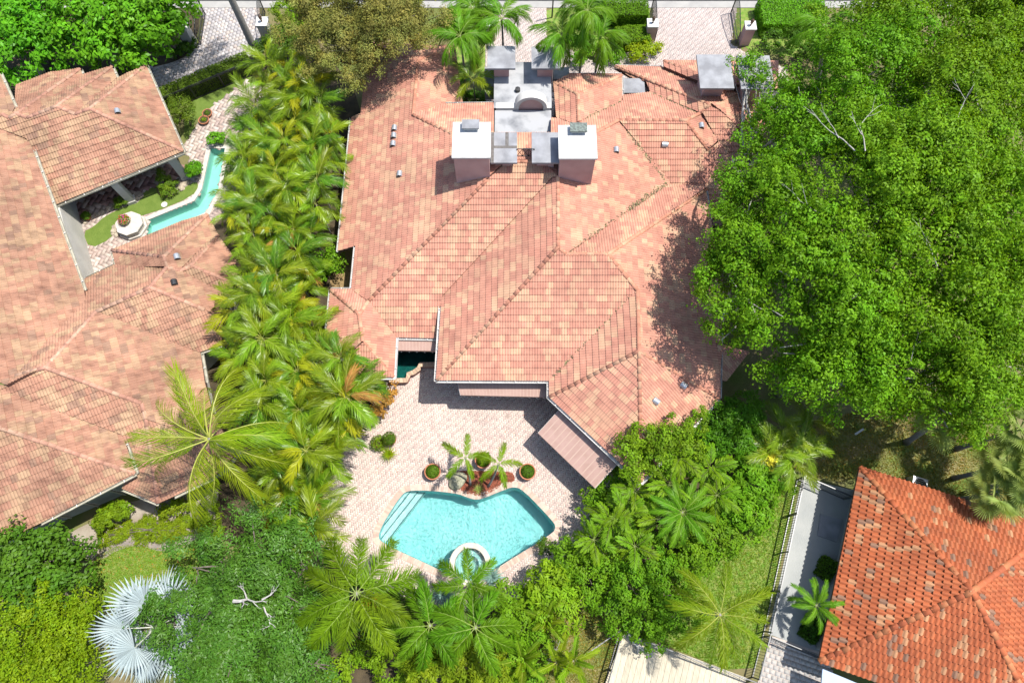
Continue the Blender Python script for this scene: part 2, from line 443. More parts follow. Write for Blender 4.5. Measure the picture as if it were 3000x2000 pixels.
sc_ = at(1377, 1652)
spa = thing('spa', 'round stone rimmed spa tub at the bottom point of the pool', 'spa', sc_)
r = MB(); r.lathe([(1.18, -1.45), (1.2, .03), (1.17, .075), (.90, .075), (.87, .03), (.87, -.5)], 40)
r.build('rim', M['white_stone'], spa, smooth=False)
r = MB(); r.lathe([(.88, -.45), (.5, -.46), (.46, -.5), (.45, -.95), (.01, -.96)], 40)
r.build('bench', M['step_plaster'], spa)
r = MB(); r.lathe([(.49, -.445), (.465, -.445), (.45, -.47), (.45, -.5)], 40); r.build('bench_edge', M['step_edge'], spa)
r = MB(); r.lathe([(.88, -.02), (.01, -.02)], 40); r.build('water', M['water_spa'], spa)

bed = structure(sheet('planting_bed', BED, M['mulch'], .05))
# chips of mulch
C = []; bb = np.array([(p.x, p.y) for p in BED]); lo, hi = bb.min(0), bb.max(0)
Q = RNG.uniform(lo, hi, (2600, 2)); Q = Q[np_inside(Q, BED)]
k = len(Q)
ch = box_field('mulch_chip', Q, np.c_[RNG.uniform(.02, .05, k), RNG.uniform(.008, .02, k)], RNG.uniform(0, 3.14, k), .045, .055 + RNG.uniform(0, .03, k), np.ones((k, 3)) * RNG.uniform(.5, 1.6, (k, 1)), pm('mulch_chip', (.36, .11, .06), (.22, .07, .04), 9, .95, attr=True), bed)
stuff(ch)

# ---- west courtyard: turf, paved walk, canal
cy = ats(pts('200,650 430,560 480,600 560,470 540,430 600,330 720,240 790,260 720,420 690,560 650,640 520,690 440,720 345,770 345,790 240,860 190,780'))
cw_ = structure(sheet('courtyard_walk', cy, M['joint'], .023, [CANAL]))
paver_field('paver', cy, .24, .24, math.radians(-20), [(.60, .50, .43), (.55, .43, .37), (.68, .60, .53), (.5, .4, .36)], [.35, .25, .28, .12], cw_, 'herring', [CANAL], .03)
def zc(s): return [(180 + float(w.split(',')[0]) / 3.408, 340 + float(w.split(',')[1]) / 3.408) for w in s.split()]
turf = smooth_loop(ats(zc('215,1160 285,1330 505,1225 560,1090 640,1010 840,1000 1345,795 1375,660 1290,675 1180,760 1050,830 960,790 950,700 820,760 780,870 640,905 430,1005 330,1105')), 1)
structure(sheet('court_lawn', turf, M['turf'], .045))
lp = smooth_loop(ats(zc('150,880 560,700 700,860 420,990 260,1020')), 1)
lg = ats(zc('30,900 560,690 1150,430 1250,600 900,720 700,820 430,960 120,1090'))
lf = structure(sheet('loggia_floor', lg, M['joint'], .054))
paver_field('paver', lg, .34, .34, math.radians(-20), [(.34, .20, .17), (.55, .44, .36), (.42, .27, .22), (.25, .15, .13)], [.4, .22, .25, .13], lf, 'herring', (), .062)
canal = thing('canal_pool', 'pale turquoise L shaped canal pool in the side courtyard', 'pool', (0, 0, 0))
n = len(CANAL); cl = [(p.x, p.y) for p in CANAL]
sh = MB(); sh.add([(x, y, .02) for x, y in cl] + [(x, y, -.7) for x, y in cl], [(i, (i + 1) % n, n + (i + 1) % n, n + i) for i in range(n)])
v, f = tess(cl, (), -.7); sh.add(v, f); sh.build('pool_shell', M['canal'], canal)
m = MB(); v, f = tess(cl, (), -.08); m.add(v, f); m.build('water', M['water_canal'], canal)
ol = offset_loop(CANAL, .30)
m = MB()
for i in range(n):
    a, b, c, d = cl[i], cl[(i + 1) % n], ol[(i + 1) % n], ol[i]
    q = [Vector((a[0], a[1])), Vector((b[0], b[1])), c, d]
    v = [(p.x, p.y, .0) for p in q] + [(p.x, p.y, .07) for p in q]
    fs = [(4, 5, 6, 7), (0, 1, 5, 4), (1, 2, 6, 5), (2, 3, 7, 6), (3, 0, 4, 7)]
    if (q[1] - q[0]).cross(q[2] - q[0]) < 0: fs = [tuple(reversed(g)) for g in fs]
    m.add(v, fs)
m.build('coping', M['white_stone'], canal)

# ---- lawns and beds, each its own sheet
def zone(name, s, mat, z, it=1, holes=()):
    return structure(sheet(name, smooth_loop(ats(pts(s)), it), M[mat], z, holes))
zone('lawn', '1330,40 1440,60 1440,235 1330,240', 'lawn', .012)
zone('lawn', '1600,8 1900,8 1905,60 1900,110 1700,160 1600,110', 'lawn', .012)
zone('lawn', '2150,10 2420,10 2420,180 2260,160 2170,140 2140,80', 'lawn', .012)
zone('lawn', '1990,1560 2330,1380 2345,1400 2240,1850 2205,1990 1900,1870 1850,1830', 'lawn', .012)
zone('lawn', '1560,1860 1620,1760 1760,1790 1850,1830 1780,2050 1500,2050 1520,1960', 'lawn_dry', .012)
zone('lawn', '2230,1330 2420,1200 2900,1200 3100,1500 3100,1700 2800,1600 2540,1360 2480,1420 2370,1390', 'lawn_dry', .012)
zone('lawn', '260,1680 300,1610 380,1590 480,1610 560,1580 640,1620 640,1800 300,1800', 'lawn', .012)
zone('lawn', '540,290 740,215 760,250 640,320 610,330 560,360 590,400 540,430', 'turf', .014)
zone('planting_bed', '180,1590 200,1560 330,1500 400,1460 560,1450 620,1440 640,1560 560,1590 480,1615 380,1590 300,1610 260,1650 240,1600', 'sand', .016)
zone('planting_bed', '700,215 900,100 1080,300 1060,700 1020,1000 1110,1110 1110,1200 1010,1300 930,1440 960,1640 700,1620 560,1480 560,1200 540,760 650,640 690,560', 'soil', .009)
zone('planting_bed', '930,1640 1090,1690 1280,1775 1500,1780 1560,1720 1700,1640 1830,1490 1900,1420 2120,1160 2240,1200 2250,1400 2100,1600 1900,1700 1560,1780 1500,2020 900,2040', 'soil', .018)
zone('planting_bed', '-60,-40 560,-20 590,60 560,160 430,240 480,290 -60,330', 'soil', .011)
zone('planting_bed', '985,720 1050,720 1035,860 960,860', 'leaf_litter', .02)
zone('garden_path', '530,1470 570,1440 640,1420 640,1470 590,1560 550,1605 480,1618 400,1594 340,1612 300,1640 285,1625 335,1592 400,1572 480,1597 535,1578 560,1530', 'path', .024)
side = structure(sheet('side_path', ats(pts('2350,1400 2520,1440 2440,1900 2400,1915 2250,1855')), M['concrete_side'], .03))
hexy = ats(pts('2262,1862 2420,1915 2460,2080 2180,2080 2222,1990'))
hx = structure(sheet('paved_yard', hexy, M['joint'], .041))
paver_field('paver', hexy, .30, .26, math.radians(-18.5), [(.50, .49, .46), (.45, .44, .41), (.54, .52, .48)], [.5, .3, .2], hx, 'running', z=.05, gap=.012)
ROOF_MAIN={
 'F1':((6.6769, 0.38, -0.0), [(-10.16, 35.98), (-6.33, 33.59), (-6.45, 29.06), (-3.63, 26.72), (-0.41, 23.9), (-1.55, 22.95), (-8.59, 16.25), (-9.78, 17.21), (-9.76, 20.17), (-10.94, 20.05), (-10.91, 30.2), (-10.23, 30.36)]),
 'F1n':((16.8658, -0.0, -0.38), [(-10.16, 35.98), (-3.97, 35.57), (-6.33, 33.59)]),
 'F2':((1.798, -0.38, -0.0), [(-6.33, 33.59), (-3.97, 35.57), (-3.35, 30.92), (-4.56, 30.49), (-6.45, 29.06)]),
 'F3':((15.3545, -0.0, -0.38), [(-6.45, 29.06), (-4.52, 30.21), (-1.2, 30.33), (-1.14, 27.03), (2.45, 27.03), (2.52, 28.65), (2.87, 28.62), (4.39, 27.65), (5.24, 27.1), (1.88, 24.14), (-0.41, 24.14), (-3.63, 26.72)]),
 'F4':((-2.7818, -0.0, 0.38), [(-8.59, 16.25), (-1.55, 22.95), (-0.41, 24.03), (1.88, 24.03), (2.74, 23.21), (2.41, 23.18), (-4.2, 16.52), (-4.44, 14.18), (-6.96, 14.23)]),
 'F5':((4.9925, 0.38, -0.0), [(2.41, 23.18), (2.74, 23.21), (2.65, 18.51), (-4.35, 11.37), (-4.2, 16.52)]),
 'F6':((-1.0812, -0.0, 0.38), [(2.65, 18.51), (3.1, 18.15), (5.52, 18.16), (7.22, 16.18), (2.15, 11.34), (-4.35, 11.37)]),
 'F7':((2.397, 0.38, -0.0), [(7.22, 16.18), (7.07, 12.49), (2.13, 10.37), (2.15, 11.34)]),
 'F8':((12.5896, -0.0, -0.38), [(3.1, 18.15), (10.11, 24.4), (12.44, 24.14), (5.52, 18.16)]),
 'F9':((7.0032, -0.38, -0.0), [(2.74, 23.21), (2.65, 18.51), (3.1, 18.15), (10.15, 24.51), (10.13, 24.78), (6.88, 28.48), (5.24, 27.1), (1.88, 24.07)]),
 'F10':((7.857, -0.38, -0.0), [(5.52, 18.16), (12.44, 24.14), (12.59, 20.62), (12.65, 16.0), (11.82, 10.28), (7.07, 12.49), (7.22, 16.18)]),
 'F11':((-0.1424, 0.2687, 0.2687), [(7.07, 12.49), (2.13, 10.37), (7.05, 5.55)]),
 'F12':((3.6735, -0.2687, 0.2687), [(7.07, 12.49), (7.05, 5.55), (11.82, 10.28)]),
 'F14':((-6.3085, -0.0, 0.38), [(6.88, 28.48), (11.19, 28.45), (12.67, 26.63), (13.35, 27.17), (14.87, 25.43), (14.34, 22.55), (12.62, 22.55), (10.69, 24.09), (10.03, 24.5), (10.13, 24.78)]),
 'F15':((15.2606, -0.0, -0.38), [(5.24, 27.1), (6.88, 28.48), (11.19, 28.45), (12.26, 29.23), (9.42, 31.73), (9.1, 31.67), (7.48, 31.42), (7.39, 30.74), (4.31, 28.32)]),
 'F16':((2.8484, 0.38, -0.0), [(2.79, 31.96), (4.34, 30.47), (4.31, 28.32), (4.84, 27.69), (2.91, 29.08)]),
 'F17':((15.991, -0.0, -0.38), [(2.79, 31.96), (4.34, 30.47), (7.49, 33.04), (3.92, 33.1)]),
 'F18':((6.1962, -0.38, -0.0), [(4.34, 30.47), (7.49, 33.04), (7.39, 30.74), (4.31, 28.32)]),
 'F20a':((-0.3987, 0.38, -0.0), [(7.23, 34.58), (12.9, 29.67), (12.26, 29.23), (9.42, 31.73), (9.2, 32.73), (8.5, 33.13)]),
 'F20b':((15.6939, -0.0, -0.38), [(7.23, 34.58), (10.54, 34.39), (12.98, 32.3), (15.13, 31.05), (13.66, 30.05), (12.9, 29.67)]),
 'F20c':((-1.0106, 0.38, -0.0), [(10.55, 34.6), (12.71, 32.83), (13.64, 31.79), (12.83, 31.92), (10.56, 34.06)]),
 'F20d':((16.1478, -0.0, -0.38), [(10.55, 34.6), (18.53, 34.55), (17.57, 31.02), (13.89, 31.72), (12.71, 32.83)]),
 'F21':((8.7523, -0.38, -0.0), [(11.19, 28.45), (12.26, 29.23), (12.49, 29.48), (13.39, 27.51), (12.67, 26.63)]),
 'F22':((-6.8219, -0.0, 0.38), [(12.39, 29.25), (12.9, 29.64), (13.68, 29.27), (14.4, 28.61), (16.48, 26.12), (13.92, 26.12), (13.4, 27.53)]),
 'F23':((9.5424, -0.38, -0.0), [(12.9, 29.67), (13.66, 29.23), (14.39, 28.58), (15.56, 27.32), (17.84, 30.44), (16.4, 31.54), (15.17, 31.15), (13.63, 29.98)]),
 'SWn':((9.4945, -0.0, -0.38), [(-11.07, 17.21), (-9.78, 17.21), (-8.59, 16.25), (-9.03, 15.29)]),
 'SWw':((7.0839, 0.38, -0.0), [(-11.07, 17.21), (-9.03, 15.29), (-8.67, 13.54), (-11.04, 11.65)]),
 'SWe':((0.1818, -0.38, -0.0), [(-8.59, 16.25), (-6.92, 14.16), (-6.9, 11.67), (-8.74, 13.65), (-9.03, 15.29)]),
 'SWs':((-1.5372, -0.0, 0.38), [(-8.71, 13.6), (-6.9, 11.67), (-11.04, 11.65)]),
 'F13':((2.9787, -0.2687, 0.2687), [(11.99, 13.58), (14.06, 13.27), (12.51, 11.48), (12.04, 11.48)]),
}
ROOF_LEFT={
 'LA1':((-10.0129, -0.1546, 0.3471), [(-27.46, 29.39), (-21.74, 27.29), (-29.42, 23.32), (-30.75, 26.59), (-31.16, 27.22), (-32.74, 27.7), (-34.09, 28.12), (-34.1, 29.04), (-32.73, 28.64), (-32.19, 28.38), (-31.76, 28.69), (-31.14, 28.48), (-29.42, 29.37), (-28.32, 28.98)]),
 'LA2':((-0.5137, -0.3471, -0.1546), [(-27.46, 29.39), (-25.39, 34.18), (-21.74, 27.29)]),
 'LB1':((18.8685, 0.1546, -0.3471), [(-27.46, 29.39), (-25.39, 34.18), (-26.97, 32.81), (-28.32, 28.98)]),
 'LB2':((-0.9418, -0.3471, -0.1546), [(-29.42, 29.37), (-27.47, 33.74), (-26.97, 32.81), (-28.32, 28.98)]),
 'LB3':((19.3921, 0.1546, -0.3471), [(-29.42, 29.37), (-27.47, 33.74), (-29.31, 33.0), (-31.14, 28.48)]),
 'LB4':((-1.7086, -0.3471, -0.1546), [(-31.76, 28.69), (-29.6, 33.53), (-29.31, 33.0), (-31.14, 28.48)]),
 'LB5':((19.6633, 0.1546, -0.3471), [(-31.76, 28.69), (-29.6, 33.53), (-31.75, 33.48), (-33.84, 32.34), (-32.29, 29.41), (-32.19, 28.38)]),
 'LW':((-2.4808, -0.3471, -0.1546), [(-34.1, 28.12), (-32.74, 27.7), (-31.16, 27.22), (-30.75, 26.59), (-25.54, 16.82), (-25.26, 16.13), (-27.14, 11.0), (-27.39, 10.43), (-28.86, 10.94)]),
 'LC1':((13.2966, 0.1546, -0.3471), [(-27.14, 11.0), (-27.36, 10.42), (-25.6, 11.48), (-24.19, 15.22), (-21.33, 16.75), (-20.78, 18.26), (-24.55, 18.85), (-26.14, 17.88), (-25.26, 16.13)]),
 'LC2':((-4.8262, -0.1546, 0.3471), [(-24.19, 15.22), (-21.33, 16.75), (-18.3, 15.67), (-17.24, 15.26), (-17.37, 13.74), (-18.55, 13.28)]),
 'LC3':((-1.7913, -0.3471, -0.1546), [(-25.6, 11.48), (-24.19, 15.22), (-18.55, 13.28), (-17.96, 11.4), (-17.37, 9.96), (-18.72, 8.44), (-20.33, 8.91), (-20.73, 9.82)]),
 'LC4':((-2.7011, -0.1546, 0.3471), [(-25.6, 11.48), (-20.73, 9.82), (-20.49, 8.98), (-20.54, 8.37), (-21.1, 7.13), (-21.76, 8.16), (-27.88, 10.27), (-29.06, 10.57), (-27.55, 10.49)]),
 'LC5':((-2.9051, -0.3471, -0.1546), [(-27.88, 10.27), (-21.76, 8.16), (-20.63, 5.99), (-25.07, 7.38), (-27.27, 8.12), (-28.36, 8.45), (-29.01, 10.59)]),
 'LC6':((-1.8353, -0.1546, 0.3471), [(-27.27, 8.12), (-25.07, 7.38), (-20.63, 5.99), (-25.32, 3.37), (-28.38, 1.75), (-28.46, 8.48)]),
 'LC8':((13.6843, 0.1546, -0.3471), [(-24.99, 19.95), (-21.07, 18.92), (-19.43, 22.52), (-20.94, 22.03)]),
 'LC9':((8.3761, 0.3471, 0.1546), [(-24.99, 19.95), (-21.07, 18.92), (-20.78, 18.26), (-24.55, 18.85)]),
 'LC10':((-0.4662, -0.3471, -0.1546), [(-21.07, 18.92), (-19.43, 22.52), (-18.56, 21.05), (-19.11, 20.36), (-20.07, 18.16), (-20.78, 18.26)]),
 'LC10n':((13.0289, 0.1546, -0.3471), [(-20.07, 18.16), (-19.12, 20.37), (-18.48, 20.96), (-19.53, 18.52)]),
 'LC11':((-0.3867, -0.3471, -0.1546), [(-19.53, 18.52), (-18.53, 21.01), (-16.77, 18.76), (-17.26, 17.75)]),
 'LC12':((-5.8495, -0.1546, 0.3471), [(-19.53, 18.52), (-17.26, 17.75), (-16.94, 17.02), (-17.93, 17.16), (-20.07, 18.16)]),
 'LC13':((-0.5249, -0.3471, -0.1546), [(-20.78, 18.26), (-20.07, 18.16), (-17.85, 17.09), (-16.89, 16.81), (-17.54, 15.39), (-18.3, 15.67), (-21.33, 16.75)]),
 'LC7a':((3.4967, 0.103, 0.269), [(-20.37, 8.93), (-19.44, 4.48), (-21.56, 5.29), (-21.13, 6.82)]),
 'LC7b':((-0.491, -0.1127, 0.2237), [(-20.37, 8.93), (-18.68, 8.42), (-16.96, 9.54), (-15.51, 7.16), (-16.63, 5.89), (-18.66, 4.85), (-19.44, 4.48)]),
 'LT':((-2.0372, -0.3471, -0.1546), [(-35.16, 32.47), (-33.77, 32.0), (-32.19, 29.35), (-32.24, 28.42), (-33.92, 28.38)]),
}
ROOF_RIGHT={
 'RW':((-4.2744, 0.3983, -0.1333), [(22.89, -0.05), (19.5, 6.49), (15.74, -3.44)]),
 'RN':((7.8192, -0.1333, -0.3983), [(22.89, -0.05), (29.53, 3.14), (19.5, 6.49)]),
 'RS':((1.7771, 0.1333, 0.3983), [(22.89, -0.05), (15.74, -3.44), (26.55, -7.06)]),
 'RE':((13.9405, -0.3983, 0.1333), [(22.89, -0.05), (26.55, -7.06), (29.53, 3.14)]),
}
CAPS_MAIN=[((-6.33, 33.59, 4.2), (-6.45, 29.06, 4.26)), ((-6.45, 29.06, 4.26), (-3.63, 26.72, 5.26)), ((-6.33, 33.59, 4.2), (-10.16, 35.98, 2.87)), ((-6.33, 33.59, 4.2), (-3.97, 35.57, 3.31)), ((-8.59, 16.25, 3.4), (-1.55, 22.95, 6.0)), ((2.74, 23.21, 6.0), (2.65, 18.51, 5.98)), ((2.65, 18.51, 5.98), (-4.35, 11.37, 3.27)), ((2.65, 18.51, 5.98), (3.1, 18.15, 5.78)), ((3.1, 18.15, 5.78), (5.52, 18.16, 5.76)), ((5.52, 18.16, 5.76), (12.44, 24.14, 3.25)), ((5.52, 18.16, 5.76), (7.22, 16.18, 5.11)), ((7.22, 16.18, 5.11), (7.07, 12.49, 5.12)), ((7.07, 12.49, 5.12), (2.13, 10.37, 3.2)), ((7.07, 12.49, 5.12), (7.05, 5.55, 3.24)), ((7.07, 12.49, 5.12), (11.82, 10.28, 3.3)), ((6.88, 28.48, 4.46), (5.24, 27.1, 4.99)), ((6.88, 28.48, 4.46), (11.19, 28.45, 4.49)), ((11.19, 28.45, 4.49), (12.26, 29.23, 4.18)), ((12.26, 29.23, 4.18), (12.9, 29.67, 4.47)), ((11.19, 28.45, 4.49), (12.67, 26.63, 3.86)), ((4.34, 30.47, 4.49), (4.31, 28.32, 4.51)), ((4.31, 28.32, 4.51), (5.24, 27.1, 4.99)), ((2.79, 31.96, 3.88), (4.34, 30.47, 4.49)), ((4.34, 30.47, 4.49), (7.49, 33.04, 3.37)), ((7.23, 34.58, 2.45), (12.9, 29.67, 4.47)), ((10.55, 34.6, 3.0), (12.71, 32.83, 3.67)), ((-11.07, 17.21, 2.91), (-9.03, 15.29, 3.65)), ((-9.03, 15.29, 3.65), (-8.59, 16.25, 3.4)), ((12.9, 29.67, 4.47), (14.76, 29.39, 3.14)), ((-9.03, 15.29, 3.65), (-8.67, 13.54, 3.79)), ((-8.74, 13.65, 3.5), (-6.9, 11.67, 2.8)), ((-0.41, 24.03, 6.35), (1.88, 24.03, 6.35))]
CAPS_LEFT=[((-27.46, 29.39, 4.45), (-21.74, 27.29, 2.83)), ((-27.46, 29.39, 4.45), (-25.39, 34.18, 3.04)), ((-27.46, 29.39, 4.45), (-28.32, 28.98, 4.42)), ((-28.32, 28.98, 4.42), (-29.42, 29.37, 4.72)), ((-29.42, 29.37, 4.72), (-27.47, 33.74, 3.4)), ((-29.42, 29.37, 4.72), (-31.14, 28.48, 4.69)), ((-31.14, 28.48, 4.69), (-31.76, 28.69, 4.85)), ((-31.76, 28.69, 4.85), (-29.6, 33.53, 3.41)), ((-31.76, 28.69, 4.85), (-32.19, 28.38, 4.82)), ((-32.19, 28.38, 4.82), (-32.73, 28.64, 4.99)), ((-27.14, 11.0, 5.26), (-25.6, 11.48, 5.3)), ((-25.6, 11.48, 5.3), (-24.19, 15.22, 4.24)), ((-24.19, 15.22, 4.24), (-21.33, 16.75, 4.26)), ((-21.33, 16.75, 4.26), (-20.78, 18.26, 3.89)), ((-20.78, 18.26, 3.89), (-21.07, 18.92, 3.93)), ((-21.07, 18.92, 3.93), (-24.99, 19.95, 2.84)), ((-21.07, 18.92, 3.93), (-19.43, 22.52, 2.82)), ((-25.6, 11.48, 5.3), (-20.73, 9.82, 3.9)), ((-21.33, 16.75, 4.26), (-18.3, 15.67, 3.42)), ((-27.27, 8.12, 5.25), (-20.63, 5.99, 3.37)), ((-20.78, 18.26, 3.89), (-20.07, 18.16, 3.62)), ((-20.07, 18.16, 3.62), (-19.53, 18.52, 3.53)), ((-19.53, 18.52, 3.53), (-17.26, 17.75, 2.98)), ((-20.73, 9.82, 3.9), (-20.37, 8.93, 3.8)), ((-20.37, 8.93, 3.8), (-19.44, 4.48, 2.7)), ((-19.53, 18.52, 3.53), (-18.53, 21.01, 2.8)), ((-28.62, 8.53, 5.3), (-27.27, 8.12, 5.25))]
CAPS_RIGHT=[((22.89, -0.05, 4.82), (19.5, 6.49, 2.63)), ((22.89, -0.05, 4.82), (15.74, -3.44, 2.45)), ((22.89, -0.05, 4.82), (29.53, 3.14, 2.63)), ((22.89, -0.05, 4.82), (26.55, -7.06, 2.51))]

# ---------------------------------------------------------------- tiled roofs
def clip_rect(poly, x0, x1, y0, y1):
    """Sutherland-Hodgman: facet polygon cut to one tile strip."""
    def cut(P, ax, lim, keep_less):
        out = []
        for i in range(len(P)):
            a, b = P[i - 1], P[i]
            ia = (a[ax] <= lim) if keep_less else (a[ax] >= lim)
            ib = (b[ax] <= lim) if keep_less else (b[ax] >= lim)
            if ia != ib:
                t = (lim - a[ax]) / (b[ax] - a[ax])
                out.append((a[0] + (b[0] - a[0]) * t, a[1] + (b[1] - a[1]) * t))
            if ib: out.append(b)
        return out
    for ax, lim, less in ((0, x0, False), (0, x1, True), (1, y0, False), (1, y1, True)):
        poly = cut(poly, ax, lim, less)
        if len(poly) < 3: return None
    return poly
def facet_frame(pl):
    c, gx, gy = pl
    t = math.hypot(gx, gy)
    up2 = Vector((gx / t, gy / t))                       # uphill in plan
    k = math.sqrt(1 + t * t)
    U = Vector((up2.x, up2.y, t)) / k
    A = Vector((up2.y, -up2.x, 0))
    Nn = A.cross(U)
    return c, gx, gy, k, up2, U, A, Nn
def S_profile(strips, ribs, h):
    xs = np.linspace(0, 1, strips + 1)
    return xs, h * (0.5 - 0.5 * np.cos(xs * ribs * 2 * math.pi)) ** 0.8
class Roof:
    def __init__(s, house, facets, w, e, strips, ribs, h, butt, palette, weights, mat, deck_mat, eave_drop=.16, run=1.6):
        s.house, s.w, s.e, s.h, s.butt = house, w, e, h, butt
        s.xs, s.hs = S_profile(strips, ribs, h)
        s.pal = palette; s.wt = weights; s.mat = mat
        deck = MB()
        for nm, (pl, poly) in facets.items():
            z = lambda p: pl[0] + pl[1] * p[0] + pl[2] * p[1]
            n = len(poly)
            ar = sum(poly[i][0] * poly[(i + 1) % n][1] - poly[(i + 1) % n][0] * poly[i][1] for i in range(n))
            P = poly if ar > 0 else poly[::-1]
            v, f = tess(P, (), 0)
            top = [(p[0], p[1], z(p) - .012) for p in P]; bot = [(p[0], p[1], z(p) - eave_drop) for p in P]
            deck.add(top, f); deck.add(bot, [tuple(reversed(t)) for t in f])
            deck.add(bot + top, [(i, (i + 1) % n, n + (i + 1) % n, n + i) for i in range(n)])
        s.roof = deck.build('roof', deck_mat, house)
        # templates: one whole tile per colour
        s.tpl = []
        for k, c in enumerate(palette):
            m = MB(); s._tile(m, None, 0, 0, c); s.tpl.append(m.mesh('roof_tile', mat))
        full, rest = [], MB()
        s.rest = rest
        rng = random.Random(len(facets) * 13 + 5)
        for nm, (pl, poly) in facets.items():
            c, gx, gy, k, up2, U, A, Nn = facet_frame(pl)
            o2 = Vector(poly[0])
            Q = [((Vector(p) - o2).dot(A.to_2d()), (Vector(p) - o2).dot(up2) * k) for p in poly]
            O = Vector((o2.x, o2.y, c + gx * o2.x + gy * o2.y))
            q0, q1 = min(p[1] for p in Q), max(p[1] for p in Q)
            p0, p1 = min(p[0] for p in Q), max(p[0] for p in Q)
            Fm = Matrix(((A.x, U.x, Nn.x, O.x), (A.y, U.y, Nn.y, O.y), (A.z, U.z, Nn.z, O.z), (0, 0, 0, 1)))
            edges = [(Q[i - 1], Q[i]) for i in range(len(Q))]
            ncol = int((p1 - p0) / w) + 3
            prev = [rng.choices(range(len(palette)), weights)[0] for _ in range(ncol)]
            row = 0; y = q0
            while y < q1:
                off = -((row % 2) * w / 2) - w * .3
                cur = rng.choices(range(len(palette)), weights)[0]; left = 0
                for ci in range(ncol):
                    x = p0 + off + ci * w
                    r = rng.random()
                    if left <= 0:
                        cur = prev[ci] if r < .22 else rng.choices(range(len(palette)), weights)[0]
                        left = rng.choice((1, 1, 2)) * run / 1.6
                    left -= 1
                    prev[ci] = cur
                    cx, cyy = x + w / 2, y + e / 2
                    hit = False
                    for (ax, ay), (bx, by) in edges:
                        if max(ax, bx) < x or min(ax, bx) > x + w or max(ay, by) < y or min(ay, by) > y + e: continue
                        if clip_seg(ax, ay, bx, by, x, x + w, y, y + e): hit = True; break
                    if hit: s._partial(rest, Q, x, y, palette[cur], Fm)
                    elif inside((cx, cyy), Q): full.append((Fm, x, y, cur))
                row += 1; y += e
        # the tiles that show largest become single tiles, the others one mass
        def area(t):
            Fm, x, y, cur = t
            q = [Fm @ Vector(p) for p in ((x, y, 0), (x + w, y, 0), (x, y + e, 0))]
            s_ = [screen(p) for p in q]
            if not (0 < s_[0][0] < 3000 and 0 < s_[0][1] < 2000): return 0
            return abs((s_[1][0] - s_[0][0]) * (s_[2][1] - s_[0][1]) - (s_[2][0] - s_[0][0]) * (s_[1][1] - s_[0][1]))
        full.sort(key=area, reverse=True)
        for Fm, x, y, cur in full[:300]:
            o = mesh_obj('roof_tile', s.tpl[cur], s.roof)
            o.matrix_local = Fm @ Matrix.Translation((x, y, 0))
        for Fm, x, y, cur in full[300:]:
            j = rng.uniform(.93, 1.06)
            s._tile(rest, Fm, x, y, tuple(k * j for k in palette[cur]))
        stuff(rest.build('roof_tiling', mat, s.roof))
    def _z(s, fx, fy): return s.butt * (1 - fy) + .004
    def _tile(s, m, Fm, x, y, col):
        w, e = s.w, s.e; n = len(s.xs)
        ye = 1.08
        v = [(x + f * w, y, s.butt + h) for f, h in zip(s.xs, s.hs)] + [(x + f * w, y + e * ye, .006 + h * .9) for f, h in zip(s.xs, s.hs)] + [(x + f * w, y + .004, -.004) for f in s.xs]
        if Fm is not None: v = [Fm @ Vector(p) for p in v]
        m.add(v, [(i, i + 1, n + i + 1, n + i) for i in range(n - 1)] + [(2 * n + i, 2 * n + i + 1, i + 1, i) for i in range(n - 1)], 0, col)
    def _partial(s, m, Q, x, y, col, Fm):
        w, e = s.w, s.e
        for i in range(len(s.xs) - 1):
            x0, x1 = x + s.xs[i] * w, x + s.xs[i + 1] * w
            P = clip_rect(Q, x0, x1, y, y + e)
            if not P: continue
            def hz(p):
                fx = (p[0] - x0) / (x1 - x0)
                return (s.hs[i] * (1 - fx) + s.hs[i + 1] * fx) + s.butt * (1 - (p[1] - y) / e) + .004
            ar = sum(P[k - 1][0] * P[k][1] - P[k][0] * P[k - 1][1] for k in range(len(P)))
            if abs(ar) < 1e-5: continue
            if ar < 0: P = P[::-1]
            v = [Fm @ Vector((p[0], p[1], hz(p))) for p in P]
            m.add(v, [tuple(range(len(v)))], 0, col)
            lowp = [p for p in P if abs(p[1] - y) < 1e-6]
            if len(lowp) >= 2:
                a, b = min(lowp), max(lowp)
                m.add([Fm @ Vector((a[0], y, -.004)), Fm @ Vector((b[0], y, -.004)), Fm @ Vector((b[0], y, hz(b))), Fm @ Vector((a[0], y, hz(a)))], [(0, 1, 2, 3)], 0, col)
    def caps(s, segs, palette, r=.135, step=.36):
        tp = []
        for c in palette:
            m = MB(); n = 7
            prof = lambda rr, z: [(math.cos(math.pi * k / (n - 1)) * rr, math.sin(math.pi * k / (n - 1)) * rr * .66 + z) for k in range(n)]
            a, b = prof(r * 1.04, .012), prof(r * .95, -.004)
            v = [(x, 0, z) for x, z in a] + [(x, step * 1.12, z) for x, z in b] + [(x * .86, .002, z * .8) for x, z in a]
            m.add(v, [(i + 1, i, n + i, n + i + 1) for i in range(n - 1)] + [(i, i + 1, 2 * n + i + 1, 2 * n + i) for i in range(n - 1)], 0, c)
            tp.append(m.mesh('ridge_tile', s.mat, True))
        rng = random.Random(3)
        for a, b in segs:
            a, b = Vector(a), Vector(b)
            if a.z > b.z: a, b = b, a
            d = b - a; L = d.length; d /= L
            x = d.cross(Vector((0, 0, 1))).normalized(); z = x.cross(d)
            k = max(1, round(L / step))
            for i in range(k):
                p = a + d * (L * i / k)
                R = Matrix(((x.x, d.x, z.x, p.x), (x.y, d.y, z.y, p.y), (x.z, d.z, z.z, p.z + .025), (0, 0, 0, 1)))
                o = mesh_obj('ridge_tile', rng.choice(tp), s.roof)
                o.matrix_local = R @ Matrix.Rotation(rng.uniform(-.03, .03), 4, 'Z')
